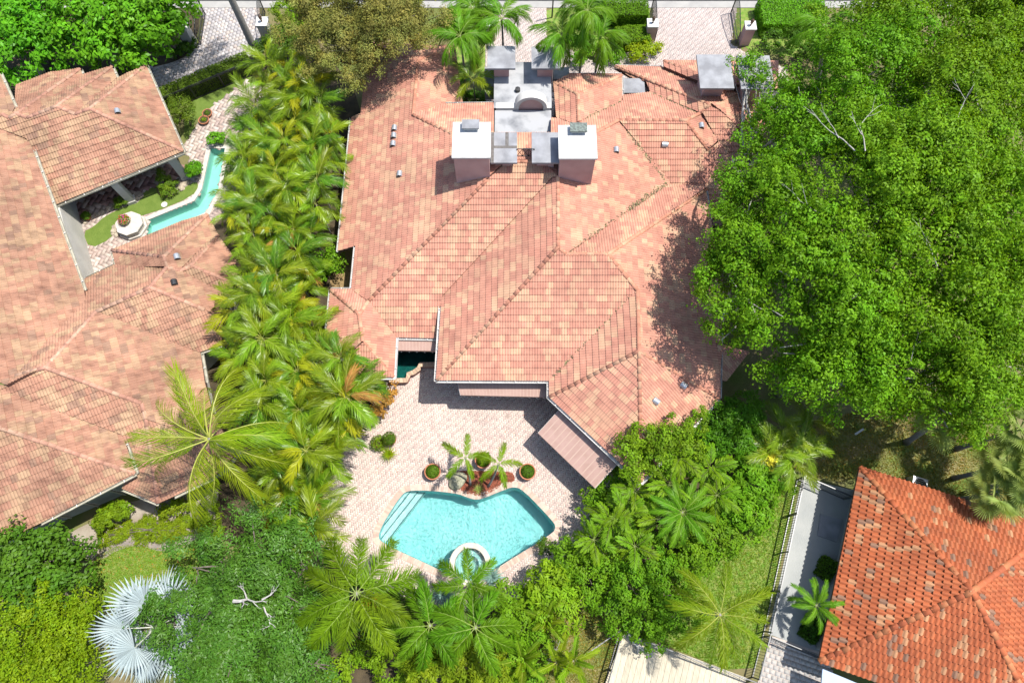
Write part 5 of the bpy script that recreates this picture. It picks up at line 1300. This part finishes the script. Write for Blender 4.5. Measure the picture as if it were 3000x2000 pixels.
shrub('purple flowering bougainvillea beside the gate pillar', [(820, 125, 1.6, 1.2), (770, 150, 1.2, .8), (850, 110, 1.4, .9)], 'dark', rc=.3)
shrub('lime shrub behind the east gate pillar of the west drive', [(845, 40, 1.8, 1.2), (870, 70, 1.6, 1.0), (890, 20, 1.8, 1.1)], 'shrub_y')
shrub('clipped dark ground shrub beside the west gate', [(540, 145, .4, .6), (560, 130, .4, .5), (515, 155, .4, .5)], 'dark', L=.1, W=.06, rc=.2)
shrub('round courtyard tree beside the north east eave', [(535, 335, 1.5, 1.0), (520, 310, 1.4, .8), (550, 350, 1.2, .7)], 'box', L=.12, W=.06)
shrub('square clipped bush at the courtyard column', [(570, 500, .8, .55), (572, 495, .5, .55)], 'hedge', rc=.22, L=.12, W=.08)
shrub('trailing topiary island in the courtyard lawn', [(485, 540, .5, .5), (475, 525, .9, .4), (490, 560, .35, .55), (465, 505, .7, .3), (505, 545, .35, .4)], 'box', rc=.2, L=.12, W=.05)
shrub('grassy tuft beside the middle column of the loggia', [(355, 590, .4, .4), (345, 595, .3, .3)], 'box', rc=.2, L=.22, W=.03)
shrub('round shrub by the canal head', [(625, 405, .6, .4), (640, 400, .5, .4)], 'hedge', rc=.2, L=.14, W=.08)
shrub('yellow flowered shrub against the shuttered garden wall', [(320, 1510, .9, .6), (350, 1490, .9, .5), (300, 1530, .8, .5), (370, 1500, .7, .3)], 'shrub_y', rc=.22)
shrub('white flowered shrub beside the flagstones', [(500, 1490, .6, .5), (530, 1480, .6, .5), (485, 1500, .4, .4)], 'shrub_y')
shrub('shrub overhung by the coconut palm', [(610, 1520, 1.0, .8), (620, 1560, 1.0, .7)], 'fishtail', L=.3, W=.05)
gcv = shrub('bright groundcover bed curving along the garden path', [(u_, v_, .10, .62) for u_, v_ in ((315, 1572), (345, 1560), (375, 1550), (405, 1545), (435, 1543), (465, 1547), (495, 1550), (525, 1548), (545, 1536), (420, 1560), (470, 1562), (510, 1560))], 'shrub_y', rc=.2, L=.1, W=.05, name='groundcover', flat=.4)

# ---------------------------------------------------------------- clipped hedges
def hedge(label, a, b, width, h, mat='box', L=.12, W=.065, dens=420):
    a, b = Vector(a), Vector(b); d = b - a; Ln = d.length; d /= Ln; x = Vector((d.y, -d.x, 0))
    o = thing('hedge', label, 'hedge', a.lerp(b, .5)); org = a.lerp(b, .5)
    n = int(dens * (Ln * width + 2 * h * (Ln + width)))
    s_, t, hh = RNG.uniform(-.5, .5, n), RNG.uniform(-.5, .5, n), RNG.uniform(0, 1, n)
    face = RNG.random(n); nrm = np.zeros((n, 3))
    A = Ln * width; B = h * Ln; C_ = h * width; tot = A + 2 * B + 2 * C_
    top = face < A / tot; sd = (~top) & (face < (A + 2 * B) / tot); en = ~(top | sd)
    hh[top] = 1; sg = np.sign(RNG.uniform(-1, 1, n)); t[sd] = .5 * sg[sd]; s_[en] = .5 * sg[en]
    P = np.array(d)[None] * (s_ * Ln)[:, None] + np.array(x)[None] * (t * width)[:, None]; P[:, 2] = hh * h
    nrm[top] = (0, 0, 1); nrm[sd] = np.array(x)[None] * sg[sd][:, None]; nrm[en] = np.array(d)[None] * sg[en][:, None]
    lump = np.sin(P[:, 0] * 2.3 + P[:, 1] * 1.7) * .5 + np.sin(P[:, 0] * 5 - P[:, 1] * 4) * .3
    P += nrm * (lump * .05 + RNG.normal(0, .035, n))[:, None]
    P[:, 2] = np.maximum(P[:, 2], .03)
    col = np.ones((n, 3)) * (1 + lump * .12 + RNG.uniform(-.25, .25, n))[:, None]
    leaf_mesh('foliage', P, nrm + RNG.normal(size=(n, 3)) * .55, L * RNG.uniform(.7, 1.3, n), W * RNG.uniform(.7, 1.3, n), col, F_[mat], o)
    m = MB(); M4 = Matrix(((x.x, d.x, 0, 0), (x.y, d.y, 0, 0), (0, 0, 1, 0), (0, 0, 0, 1)))
    m.box(-width * .42, width * .42, -Ln * .47, Ln * .47, 0, h * .9, 0, (1, 1, 1), M4); m.build('twig_core', M['twigs'], o)
    return o
M['twigs'] = pm('hedge_twigs', (.035, .04, .018), (.02, .022, .01), 8, .95)
hedge('long clipped hedge behind the black fence along the west driveway', at(482, 312), at(742, 200), 1.0, 1.25)
hedge('clipped hedge block at the street between the two front gates', at(1690, 62), at(1890, 62), 1.4, 1.3, 'shrub')
hedge('clipped hedge block at the street east of the front gate', at(2215, 70), at(2400, 70), 2.6, 1.2, 'hedge')
hedge('low ragged hedge behind the gate pillar and its urn', at(1800, 130), at(1895, 125), 1.5, 1.0, 'shrub')
shrub('yellow variegated shrub at the tip of the front hedge island', [(1890, 150, .7, .8), (1925, 140, .6, .5), (1860, 155, .6, .7)], 'lime')
shrub('low green shrub under the leaning front palms', [(1700, 170, .5, .7), (1750, 150, .5, .7), (1660, 120, .5, .7), (1800, 165, .5, .6)], 'shrub')
shrub('leafy shrub at the top of the small front lawn', [(1370, 30, 1.0, 1.1), (1340, 60, 1.0, 1.0), (1420, 50, .8, .9)], 'shrub')
shrub('low planting in the nook beside the entry roof', [(1370, 290, .8, .6), (1400, 290, .7, .5), (1430, 280, .7, .5), (1350, 250, .7, .6)], 'palm', L=.22, W=.06)
shrub('dark shrub under the east street trees', [(2260, 110, 1.0, .8), (2330, 130, 1.2, 1.2), (2420, 150, 1.2, 1.3), (2480, 140, 1.2, 1.2)], 'dark')
hedge('dark planting strip against the orange roofed house, upper piece', at(2400, 1690), at(2425, 1640), .8, .6, 'dark', .14, .08)
hedge('dark planting strip against the orange roofed house, lower piece', at(2355, 1870), at(2385, 1810), .9, .6, 'dark', .14, .08)

# ---------------------------------------------------------------- black railings
def fence(name, label, pts_, h, mat, pitch=.115, cat='fence', rail_w=.045, mid=True, bar=.02):
    P = [Vector((p[0], p[1], 0)) for p in pts_]
    o = thing(name, label, cat, P[0])
    for a, b in zip(P, P[1:]):
        a, b = a - P[0], b - P[0]
        L = (b - a).length; d = (b - a) / L; ang = math.atan2(d.y, d.x)
        for z in ((.1, h - .12, h) if mid else (.1, h)):
            m = MB(); m.bar(a + Vector((0, 0, z)), b + Vector((0, 0, z)), rail_w, .035); m.build('rail', mat, o)
        pk = MB(); pk.box(-bar / 2, bar / 2, -bar / 2, bar / 2, .08, h - .02); pme = pk.mesh('picket', mat)
        po = MB(); po.box(-.035, .035, -.035, .035, 0, h + .06); pom = po.mesh('post', mat)
        k = int(L / pitch); np_ = max(1, round(L / 2.3))
        for i in range(1, k): mesh_obj('picket', pme, o, loc=a + d * (L * i / k), rot=(0, 0, ang))
        for i in range(np_ + 1): mesh_obj('post', pom, o, loc=a + d * (L * i / np_), rot=(0, 0, ang))
    return o
M['rail_grey'] = pm('rail_dark_grey', (.06, .065, .075), (.09, .095, .10), 5, .4, spec=.5)
fence('railing', 'long dark railing between the lawn and the concrete side path', ats(pts('2334,1405 2237,1848 2203,1982')), 1.25, M['rail_grey'], .15)
fence('railing', 'short dark railing with gate at the head of the side path', ats(pts('2336,1404 2470,1462')), 1.25, M['rail_grey'], .12)
fence('railing', 'short dark railing crossing the foot of the side path', ats(pts('2240,1862 2385,1922')), 1.2, M['rail_grey'], .12)
fence('railing', 'dark railing on the deck edge facing the lawn', ats(pts('1862,1866 2200,1992')), 1.1, M['rail_grey'], .12)
fence('railing', 'dark railing on the deck edge facing the dry lawn', ats(pts('1812,1860 1755,2060')), 1.1, M['rail_grey'], .12)
fence('iron_fence', 'black iron fence in front of the long clipped hedge', ats(pts('494,326 740,222')), 1.35, M['iron'], .14)

# ---------------------------------------------------------------- wooden deck, each board a part
M['plank'] = pm('deck_plank', (.62, .56, .42), (.50, .44, .33), 3, .9, .3, 30, detail=8, streak=(6, 1, 1), rand=.12)
deck = thing('wooden_deck', 'pale wooden deck with long boards at the bottom edge', 'deck', (0, 0, 0))
dpoly = [Vector(p[:2]) for p in ats(pts('1826,1858 1850,1858 2190,1985 2130,2090 1740,2090'), .25)]
e1 = Vector((math.cos(a18), math.sin(a18))); e2 = Vector((-e1.y, e1.x))
o0 = dpoly[0]; x = -1.0; i = 0
while x < 9:
    Q = [((p - o0).dot(e1), (p - o0).dot(e2)) for p in dpoly]
    P_ = clip_rect(Q, x, x + .30, -20, 20)
    if P_:
        W_ = [o0 + e1 * p[0] + e2 * p[1] for p in P_]
        # pull the long sides in a little: the joint
        c = sum(W_, Vector((0, 0))) / len(W_)
        W_ = [p - e1 * (.006 if (p - c).dot(e1) > 0 else -.006) for p in W_]
        m = MB(); m.prism([(p.x, p.y) for p in W_], .19, .25 + random.uniform(-.004, .004)); m.build('plank', M['plank'], deck)
    x += .30
m = MB(); m.prism([(p.x, p.y) for p in dpoly], .02, .17); m.build('deck_frame', M['twigs'], deck)
# leaning pole and the metal frame on the deck
m = MB(); m.tube([at(1688, 1935, .02), at(1829, 1838, 1.6)], [.035, .03], 8)
o = m.build('leaning_pole', M['bark_pale'], None); tag(o, 'pale pole leaning from the dry lawn onto the deck corner', 'pole')
fr_ = thing('metal_frame', 'folded white metal frame lying across the deck boards', 'frame', at(1850, 1880, .26)); org = at(1850, 1880, .26)
for s_ in ('1836,1842 1845,1868 1860,1885 1905,1905 1912,1915', '1842,1846 1850,1876 1866,1892 1900,1912'):
    m = MB(); m.tube([at(u, v, .55) - org for u, v in pts(s_)], .03, 6); m.build('tube', M['white_paint'], fr_)
for s_ in ('1905,1905 1912,1925', '1900,1912 1898,1925', '1870,1896 1868,1912'):
    (u0, v0), (u1, v1) = pts(s_); m = MB(); m.tube([at(u0, v0, .55) - org, at(u1, v1, .27) - org], .02, 6); m.build('leg', M['white_paint'], fr_)

# ---------------------------------------------------------------- gates, pillars, lamps
def pillar(label, u, v, h, w, body, cap, urn=True, z_off=0):
    p = at(u, v); o = thing('gate_pillar', label, 'pillar', p)
    m = MB(); m.box(-w / 2, w / 2, -w / 2, w / 2, 0, h - .1); m.build('shaft', body, o)
    m = MB(); m.box(-w / 2 - .06, w / 2 + .06, -w / 2 - .06, w / 2 + .06, h - .1, h); m.build('cap', cap, o)
    if urn:
        q = thing('lantern', 'bronze lantern standing on ' + label, 'lantern', p + Vector((0, 0, h)))
        m = MB(); m.lathe([(.07, 0), (.05, .06), (.03, .12), (.10, .2), (.13, .42), (.09, .52), (.02, .58)], 10); m.build('lantern_body', M['bronze'], q)
        m = MB(); m.lathe([(.02, .58), (.03, .61), (.005, .66)], 8); m.build('finial', M['bronze'], q)
M['bronze'] = pm('bronze', (.20, .12, .08), (.12, .08, .06), 8, .5, metal=.4)
pillar('the square pillar with white cap east of the west drive', 792, 120, 1.9, .75, M['wall_cream'], M['white_paint'])
pillar('the square pillar with white cap against the tall hedge trees', 562, 128, 1.7, .7, M['wall_cream'], M['white_paint'], urn=False)
pillar('the pink pillar on the hedge island of the front drive', 1900, 118, 1.7, .7, M['wall_pink'], M['white_paint'])
pillar('the pink pillar at the east side of the front drive', 2178, 125, 1.7, .7, M['wall_pink'], M['white_paint'])
pillar('the pink pillar at the top of the small front lawn', 1440, 115, 1.6, .55, M['wall_pink'], M['white_paint'], urn=False)
def gate(label, a, b, h0, h1):
    a, b = Vector((*a[:2], 0)), Vector((*b[:2], 0)); o = thing('iron_gate', label, 'gate', a); b = b - a; L = b.length; d = b / L
    def top(t): return h0 + (h1 - h0) * math.sin(t * math.pi / 2)
    m = MB()
    m.bar((0, 0, .08), (0, 0, h0), .06, .06); m.bar(b + Vector((0, 0, .08)), b + Vector((0, 0, h1)), .06, .06); m.bar(Vector((0, 0, .12)), b + Vector((0, 0, .12)), .05, .05)
    m.tube([d * (L * i / 12) + Vector((0, 0, top(i / 12))) for i in range(13)], .03, 6)
    m.bar(Vector((0, 0, .55)), b + Vector((0, 0, .55)), .04, .04)
    m.build('gate_frame', M['iron'], o)
    k = int(L / .13)
    for i in range(1, k):
        t = i / k; m = MB(); m.bar(d * L * t + Vector((0, 0, .12)), d * L * t + Vector((0, 0, top(t))), .022, .022); m.build('gate_bar', M['iron'], o)
gate('black iron gate leaf standing open by the tall hedge trees', at(590, 132), at(603, 45), 1.1, 2.0)
gate('black iron gate leaf standing open east of the west drive', at(772, 118), at(778, 40), 1.1, 1.9)
gate('black iron gate leaf standing open by the hedge island', at(1917, 122), at(1905, 40), 1.2, 2.0)
gate('black iron gate leaf standing open at the east side of the front drive', at(2155, 132), at(2140, 40), 1.2, 2.0)
m = MB(); m.tube([(0, 0, 0), (0, 0, 3.2)], [.06, .045], 8); o = m.build('lamp_post', M['iron'], None, loc=at(1617, 52)); tag(o, 'thin black lamp post beside the entry drive palms', 'lamp post')

# ---------------------------------------------------------------- pots and plants on the patio
M['terracotta'] = pm('terracotta', (.50, .20, .10), (.40, .15, .075), 6, .85, .2, 30)
M['grey_pot'] = pm('grey_pot', (.28, .30, .32), (.2, .22, .24), 5, .6)
def pot_mesh(r, h, mat, name='pot'):
    m = MB(); m.lathe([(r * .7, 0), (r * .86, h * .4), (r * .96, h * .85), (r * 1.06, h * .87), (r * 1.06, h), (r * .92, h), (r * .9, h * .86)], 28)
    return m.mesh(name, mat, False)
def ball_plant(o, z, r, mat, n, L, W, flat=.75, spiky=0.0):
    d = RNG.normal(size=(n, 3)); d /= np.linalg.norm(d, axis=1, keepdims=True); d[:, 2] = np.abs(d[:, 2]) * np.where(RNG.random(n) < .85, 1, -.4)
    P = d * (r * RNG.uniform(.82, 1.05, n))[:, None] * np.array([1, 1, flat]); P[:, 2] += z
    c = np.ones((n, 3)) * RNG.uniform(.65, 1.3, (n, 1))
    return leaf_mesh('foliage', P, d + RNG.normal(size=(n, 3)) * .4, L * RNG.uniform(.7, 1.3, n), W * RNG.uniform(.7, 1.3, n), c, F_[mat], o)
def potted(label, u, v, r, h, mat, plant, pr, n=900, L=.07, W=.04, name='potted_plant', flat=.75, pz=.0):
    o = thing(name, label, 'potted plant', at(u, v))
    mesh_obj('pot', pot_mesh(r, h, mat), o)
    m = MB(); m.lathe([(r * .92, h * .88), (.01, h * .9)], 20); m.build('soil', M['soil'], o)
    ball_plant(o, h * .88 + pz, pr, plant, n, L, W, flat)
    return o
potted('terracotta tub with clipped box ball beside the rock end of the bed', 1270, 1385, .46, .55, M['terracotta'], 'box', .40, 1500)
potted('terracotta tub with clipped box ball at the east end of the bed', 1545, 1385, .46, .55, M['terracotta'], 'box', .40, 1500)
potted('terracotta tub of yellow green leaves behind the star palms', 1416, 1352, .46, .55, M['terracotta'], 'shrub_y', .40, 700, .12, .05)
potted('terracotta pot with a clipped ball among the patio plant group', 1147, 1292, .34, .5, M['terracotta'], 'box', .42, 1400, pz=.35)
potted('terracotta pot of loose leaves in the patio plant group', 1112, 1300, .26, .35, M['terracotta'], 'shrub_y', .5, 500, .16, .05)
potted('grey pot with round green bush below the spa', 1243, 1735, .32, .45, M['grey_pot'], 'shrub', .36, 1200)
potted('terracotta bowl with small plant on the courtyard walk, upper one', 611, 338, .34, .28, M['terracotta'], 'box', .2, 240)
potted('terracotta bowl with small plant on the courtyard walk, lower one', 601, 358, .36, .28, M['terracotta'], 'shrub_y', .2, 200)
potted('terracotta pot with fern by the west end of the loggia', 261, 640, .28, .4, M['terracotta'], 'box', .32, 500, .14, .04)
def rosette(name, label, u, v, z, mat, n, L, w, pot=None, cat='plant'):
    o = thing(name, label, cat, at(u, v))
    if pot: mesh_obj('pot', pot_mesh(.24, .35, M['terracotta']), o)
    m = MB()
    prof = [(0, .5), (.3, 1), (.65, .8), (1, .02)]
    v_ = []
    for t, ww in prof: v_ += [(L * t, -w * ww / 2, -.12 * L * t * t), (L * t, w * ww / 2, -.12 * L * t * t)]
    vm = []
    for (t, ww) in prof: vm.append((L * t, 0, -.12 * L * t * t - w * ww * .25))
    V_ = v_ + vm; k = len(prof)
    f = []
    for i in range(k - 1): f += [(2 * i, 2 * i + 2, 2 * k + i + 1, 2 * k + i), (2 * k + i, 2 * k + i + 1, 2 * i + 3, 2 * i + 1)]
    m.add(V_, f); me = m.mesh('leaf', F_[mat])
    for i in range(n):
        g = i / n; mesh_obj('leaf', me, o, loc=(0, 0, z), rot=(0, -(.05 + 1.25 * g ** 1.4), i * 2.39996), scale=random.uniform(.85, 1.1) * (1 - .25 * g))
    return o
rosette('agave', 'blue agave rosette with narrow leaves beside the grey pot', 1298, 1740, .25, 'agave', 46, .95, .085)
rosette('agave', 'blue agave rosette at the foot of the spa by the shrubs', 1442, 1690, .25, 'agave', 40, .85, .08)
rosette('yucca', 'spiky lime yucca in the patio plant group', 1142, 1333, .40, 'lime', 40, .62, .05, True)
rosette('yucca', 'little spiky plant between the two star palms', 1402, 1432, .15, 'sabal', 26, .45, .04)
# rocks
def rock(label, u, v, r, mat, flat=.55, seed=0, z=0, name='rock', sx=1.0):
    rg = np.random.default_rng(seed); bm = bmesh.new(); bmesh.ops.create_icosphere(bm, subdivisions=3, radius=1)
    ph = rg.uniform(0, 6, (6, 3)); fr__ = rg.normal(0, 2.2, (6, 3))
    for q in bm.verts:
        c = np.array(q.co); k = 1 + sum(.09 * math.sin(c @ fr__[i] + ph[i][0]) for i in range(6))
        q.co = Vector((c[0] * k * r * sx, c[1] * k * r, c[2] * k * r * flat))
    me = bpy.data.meshes.new(name); bm.to_mesh(me); bm.free(); me.materials.append(mat)
    a = me.attributes.new('col', 'FLOAT_COLOR', 'FACE'); a.data.foreach_set('color', np.ones(len(me.polygons) * 4, np.float32))
    o = mesh_obj(name, me, None, loc=at(u, v) + Vector((0, 0, z + r * flat * .45)), rot=(0, 0, seed * 1.3)); tag(o, label, 'rock'); return o
rock('rough coral boulder in the mulch of the poolside bed', 1346, 1406, .42, M['coral'], .6, 3, .03, sx=1.35)
rock('pale boulder beside the clipped ground shrub at the west gate', 508, 158, .36, M['rock'], .6, 5)
rock('pale boulder in the shadow of the tall hedge trees', 342, 190, .38, M['rock'], .5, 6, sx=1.4)
rock('grey boulder at the foot of the street corner hedge', 118, 215, .4, M['rock'], .5, 7, sx=1.4)
for i, (s_, lab) in enumerate((('250,1060 300,1020 360,985 420,960', 'cream edging stone along the west end of the courtyard lawn'), ('480,930 520,915 560,900 610,895', 'cream edging stone beside the loggia tuft'), ('740,800 770,790 800,800 760,830', 'cream edging stone at the middle column'), ('1180,710 1220,690 1260,670 1200,730', 'cream edging stone at the end column'), ('520,1180 540,1120 570,1080 610,1050 560,1190 590,1160 530,1150', 'cream stone piled against the octagonal fountain'))):
    for j, (u, v) in enumerate(zc(s_)):
        o = rock(lab, u, v, random.uniform(.13, .22), M['rock'], .5, i * 10 + j, .03, 'edging_stone'); o['group'] = 'courtyard edging stones %s' % 'abcde'[i]
for j, (u, v) in enumerate(((548, 1440), (575, 1455), (560, 1475), (590, 1480), (575, 1500), (600, 1450), (600, 1505))):
    rg = random.Random(j); m = MB(); k = rg.choice((5, 6)); m.prism([(math.cos(6.28 * i / k) * rg.uniform(.18, .3), math.sin(6.28 * i / k) * rg.uniform(.18, .3)) for i in range(k)], .02, .05)
    o = m.build('flagstone', pm('flagstone_%d' % j, (.26, .21, .22), (.34, .28, .27), 4, .9, .3, 20), None, loc=at(u, v)); tag(o, 'irregular slate flagstone in the walk below the octagonal eave', 'stone', 'slate flagstones')

# ---------------------------------------------------------------- courtyard fountain, columns
fo = thing('fountain', 'white octagonal two tier stone fountain base at the canal end', 'fountain', at(392, 668))
def octo(m, r, z0, z1, c=(0, 0)): m.prism([(c[0] + r * math.cos(math.pi / 8 + k * math.pi / 4 + A24), c[1] + r * math.sin(math.pi / 8 + k * math.pi / 4 + A24)) for k in range(8)], z0, z1)
m = MB(); octo(m, 1.0, .0, .22); m.build('base', M['white_stone'], fo)
m = MB(); octo(m, .86, .22, .55); m.build('tier', M['white_stone'], fo)
m = MB(); octo(m, .92, .55, .64); m.build('rim', M['white_stone'], fo)
bo = thing('flower_bowl', 'stone bowl of red and pink flowers on the octagonal fountain', 'flower bowl', at(374, 650) * 1.0); bo.location = fo.location + Vector((-.22, .12, .64))
mesh_obj('bowl', pot_mesh(.34, .24, M['white_stone'], 'bowl'), bo)
ball_plant(bo, .2, .38, 'shrub_y', 420, .1, .05, .8); f1 = ball_plant(bo, .22, .42, 'flower_red', 90, .07, .06, .85); f1.name = 'blossom'; f2 = ball_plant(bo, .22, .42, 'flower_pink', 70, .07, .06, .85); f2.name = 'blossom'
dk = MB(); dk.lathe([(.20, 0), (.21, .05), (.01, .06)], 20); o = dk.build('lawn_disc', M['white_paint'], None, loc=at(483, 601) + Vector((0, 0, .045))); tag(o, 'white round cover set in the courtyard turf', 'cover')
def column(u, v, h, w, roundb=False):
    p = at(u, v); m = MB()
    if roundb: m.lathe([(w * .7, 0), (w * .7, .18), (w * .52, .22), (w * .5, h)], 18)
    else: m.box(-w / 2 - .06, w / 2 + .06, -w / 2 - .06, w / 2 + .06, 0, .3); m.box(-w / 2, w / 2, -w / 2, w / 2, .3, h)
    m.build('column', M['wall_cream'], left, loc=p, rot=(0, 0, A24))
column(388, 590, 2.75, .46); column(545, 520, 2.75, .46); column(226, 668, 2.8, .5)
column(240, 752, 2.5, .42, True); column(212, 690, 2.5, .42)
# statue and flowers below the foxtail palm
st = thing('statue', 'pale stone garden statue beside the orange flowers', 'statue', at(1108, 1765))
m = MB(); m.box(-.22, .22, -.22, .22, 0, .7); m.build('plinth', M['slab'], st)
m = MB(); m.lathe([(.12, .7), (.15, .85), (.10, 1.05), (.16, 1.25), (.06, 1.4), (.09, 1.5), (.08, 1.62), (.01, 1.68)], 12); m.build('figure', M['white_stone'], st, smooth=True)
shrub('orange flowering plant beside the pale statue', [(1090, 1758, 1.2, .4), (1085, 1770, 1.0, .35)], 'flower_orange', rc=.2, per=30, L=.1, W=.07, name='flowering_plant')
# AC unit, blue canopy and hatch by the orange roofed house
ac = thing('ac_unit', 'grey outdoor air conditioning unit behind the orange roof', 'AC unit', at(2672, 1425))
ac.rotation_euler = (0, 0, a18)
m = MB(); m.box(-.42, .42, -.42, .42, 0, .85); m.build('casing', M['vent'], ac)
m = MB(); m.lathe([(.36, .855), (.36, .87), (.30, .872), (.30, .86)], 24); m.build('fan_guard', M['iron'], ac)
m = MB(); m.lathe([(.30, .857), (.01, .857)], 24); m.build('fan_well', M['glass_dark'], ac)
for k in range(5):
    m = MB(); m.bar((-.3, -.24 + k * .12, .872), (.3, -.24 + k * .12, .872), .012, .012); m.build('guard_wire', M['vent'], ac)
m = MB(); q = ats(pts('2410,1958 2560,2020 2560,2120 2400,2100'), 2.2); m.prism([(p.x, p.y) for p in q], 2.1, 2.2, bottom=True); o = m.build('patio_cover', pm('blue_white_cover', (.36, .46, .62), (.42, .52, .66), 1, .6), None)
tag(o, 'pale blue flat cover below the orange roof corner', 'cover')
hq = ats(pts('2402,1505 2468,1523 2450,1588 2393,1568'), 0); m = MB(); m.prism([(p.x, p.y) for p in hq], .02, .09); o = m.build('concrete_pad', M['slab'], None); tag(o, 'square grey concrete pad on the side path by the orange roofed house', 'pad')
dr = MB(); dr.prism([(-.16, 0), (0, -.16), (.16, 0), (0, .16)], .02, .042); o = dr.build('drain_cover', pm('drain_cover', (.42, .33, .27), (.36, .28, .24), 9, .8), None, loc=at(1487, 1219)); tag(o, 'diamond shaped drain cover in the patio paving', 'cover')
# bare twiggy shrub on the dry lawn
bs = thing('bare_shrub', 'leafless grey shrub with many stems on the dry lawn', 'shrub', at(1625, 1905))
m = MB()
for k in range(11):
    a = k * .57; bare_branch(m, Vector((0, 0, .05)), Vector((math.cos(a), math.sin(a), random.uniform(.5, 1.3))), random.uniform(.5, .9), .03, 2)
m.build('stem', M['bark_pale'], bs)
# solar light bar on the shady lawn
m = MB(); a, b = at(2505, 1272, .35), at(2530, 1256, .6); m.bar(a, b, .12, .05); o = m.build('white_board', M['white_paint'], None); tag(o, 'short white board lying on the shady lawn', 'board')

# ---------------------------------------------------------------- grass blades, fallen leaves
def grass(name, label_poly, n, mat, L=.09, W=.02, z=.02):
    P2 = np.array([(p[0], p[1]) for p in label_poly]); lo, hi = P2.min(0), P2.max(0)
    Q = RNG.uniform(lo, hi, (n, 2)); Q = Q[np_inside(Q, label_poly)]; k = len(Q)
    P = np.c_[Q, np.full(k, z + .012)]
    pat = np.sin(Q[:, 0] * 2.1) * np.sin(Q[:, 1] * 1.7) * .5 + np.sin(Q[:, 0] * .9 + Q[:, 1] * 1.3) * .5
    dry = (RNG.random(k) < .18 + .16 * pat)[:, None]
    c = np.where(dry, np.array([1.9, 1.15, 1.6]), np.array([1.0, 1.0, 1.0])) * RNG.uniform(.65, 1.25, (k, 1))
    N_ = RNG.normal(size=(k, 3)); N_[:, 2] = np.abs(N_[:, 2]) * .8 + .25
    o = leaf_mesh(name, P, N_, L * RNG.uniform(.6, 1.4, k), W * RNG.uniform(.7, 1.3, k), c, mat, None)
    o['label'] = 'short mown grass on the lawn'; o['category'] = 'grass'
    return stuff(o)
F_['grass'] = foliage('grass_blade', (.13, .225, .012), .4, .6)
F_['grass_dry'] = foliage('grass_blade_dry', (.19, .20, .03), .35, .6)
def zl(s): return smooth_loop(ats(pts(s)), 1)
g = grass('grass', zl('1990,1560 2330,1380 2345,1400 2240,1850 2205,1990 1900,1870 1850,1830'), 60000, F_['grass'], .11, .03); g['label'] = 'green grass on the fenced lawn beside the side path'
g = grass('grass', zl('1560,1860 1620,1760 1760,1790 1850,1830 1780,2050 1500,2050 1520,1960'), 22000, F_['grass_dry'], .11, .03); g['label'] = 'dry patchy grass around the bare shrub'
g = grass('grass', zl('260,1680 300,1610 380,1590 480,1610 560,1580 640,1620 640,1800 300,1800'), 26000, F_['grass'], .09, .025); g['label'] = 'green grass below the curved garden path'
g = grass('grass', zl('2230,1330 2420,1200 2900,1200 3100,1500 3100,1700 2800,1600 2540,1360 2480,1420 2370,1390'), 60000, F_['grass_dry'], .12, .035); g['label'] = 'shaded patchy grass under the big canopy'
def scatter_leaves(name, poly, n, label, z, holes=()):
    P2 = np.array([(p[0], p[1]) for p in poly]); lo, hi = P2.min(0), P2.max(0)
    Q = RNG.uniform(lo, hi, (n, 2)); ok = np_inside(Q, poly)
    for h in holes: ok &= ~np_inside(Q, h)
    Q = Q[ok]; k = len(Q)
    c = np.array([[1, 1, 1], [1.4, .8, .6], [.6, .55, .5], [1.2, 1.3, .5]])[RNG.integers(0, 4, k)] * RNG.uniform(.7, 1.2, (k, 1))
    N_ = RNG.normal(size=(k, 3)) * .25; N_[:, 2] = 1
    o = leaf_mesh(name, np.c_[Q, np.full(k, z)], N_, RNG.uniform(.05, .13, k), RNG.uniform(.03, .06, k), c, F_['dead'], None)
    o['label'] = label; o['category'] = 'leaves'
    return stuff(o)
scatter_leaves('fallen_leaves', patio, 160, 'brown fallen leaves scattered over the patio paving', .045, [offset_loop(POOL, .1)])
scatter_leaves('fallen_leaves', drive_a, 120, 'brown fallen leaves scattered over the west driveway', .055)
scatter_leaves('fallen_leaves', zl('260,1680 300,1610 380,1590 480,1610 560,1580 640,1620 640,1800 300,1800'), 260, 'orange fallen leaves on the grass below the garden path', .05)
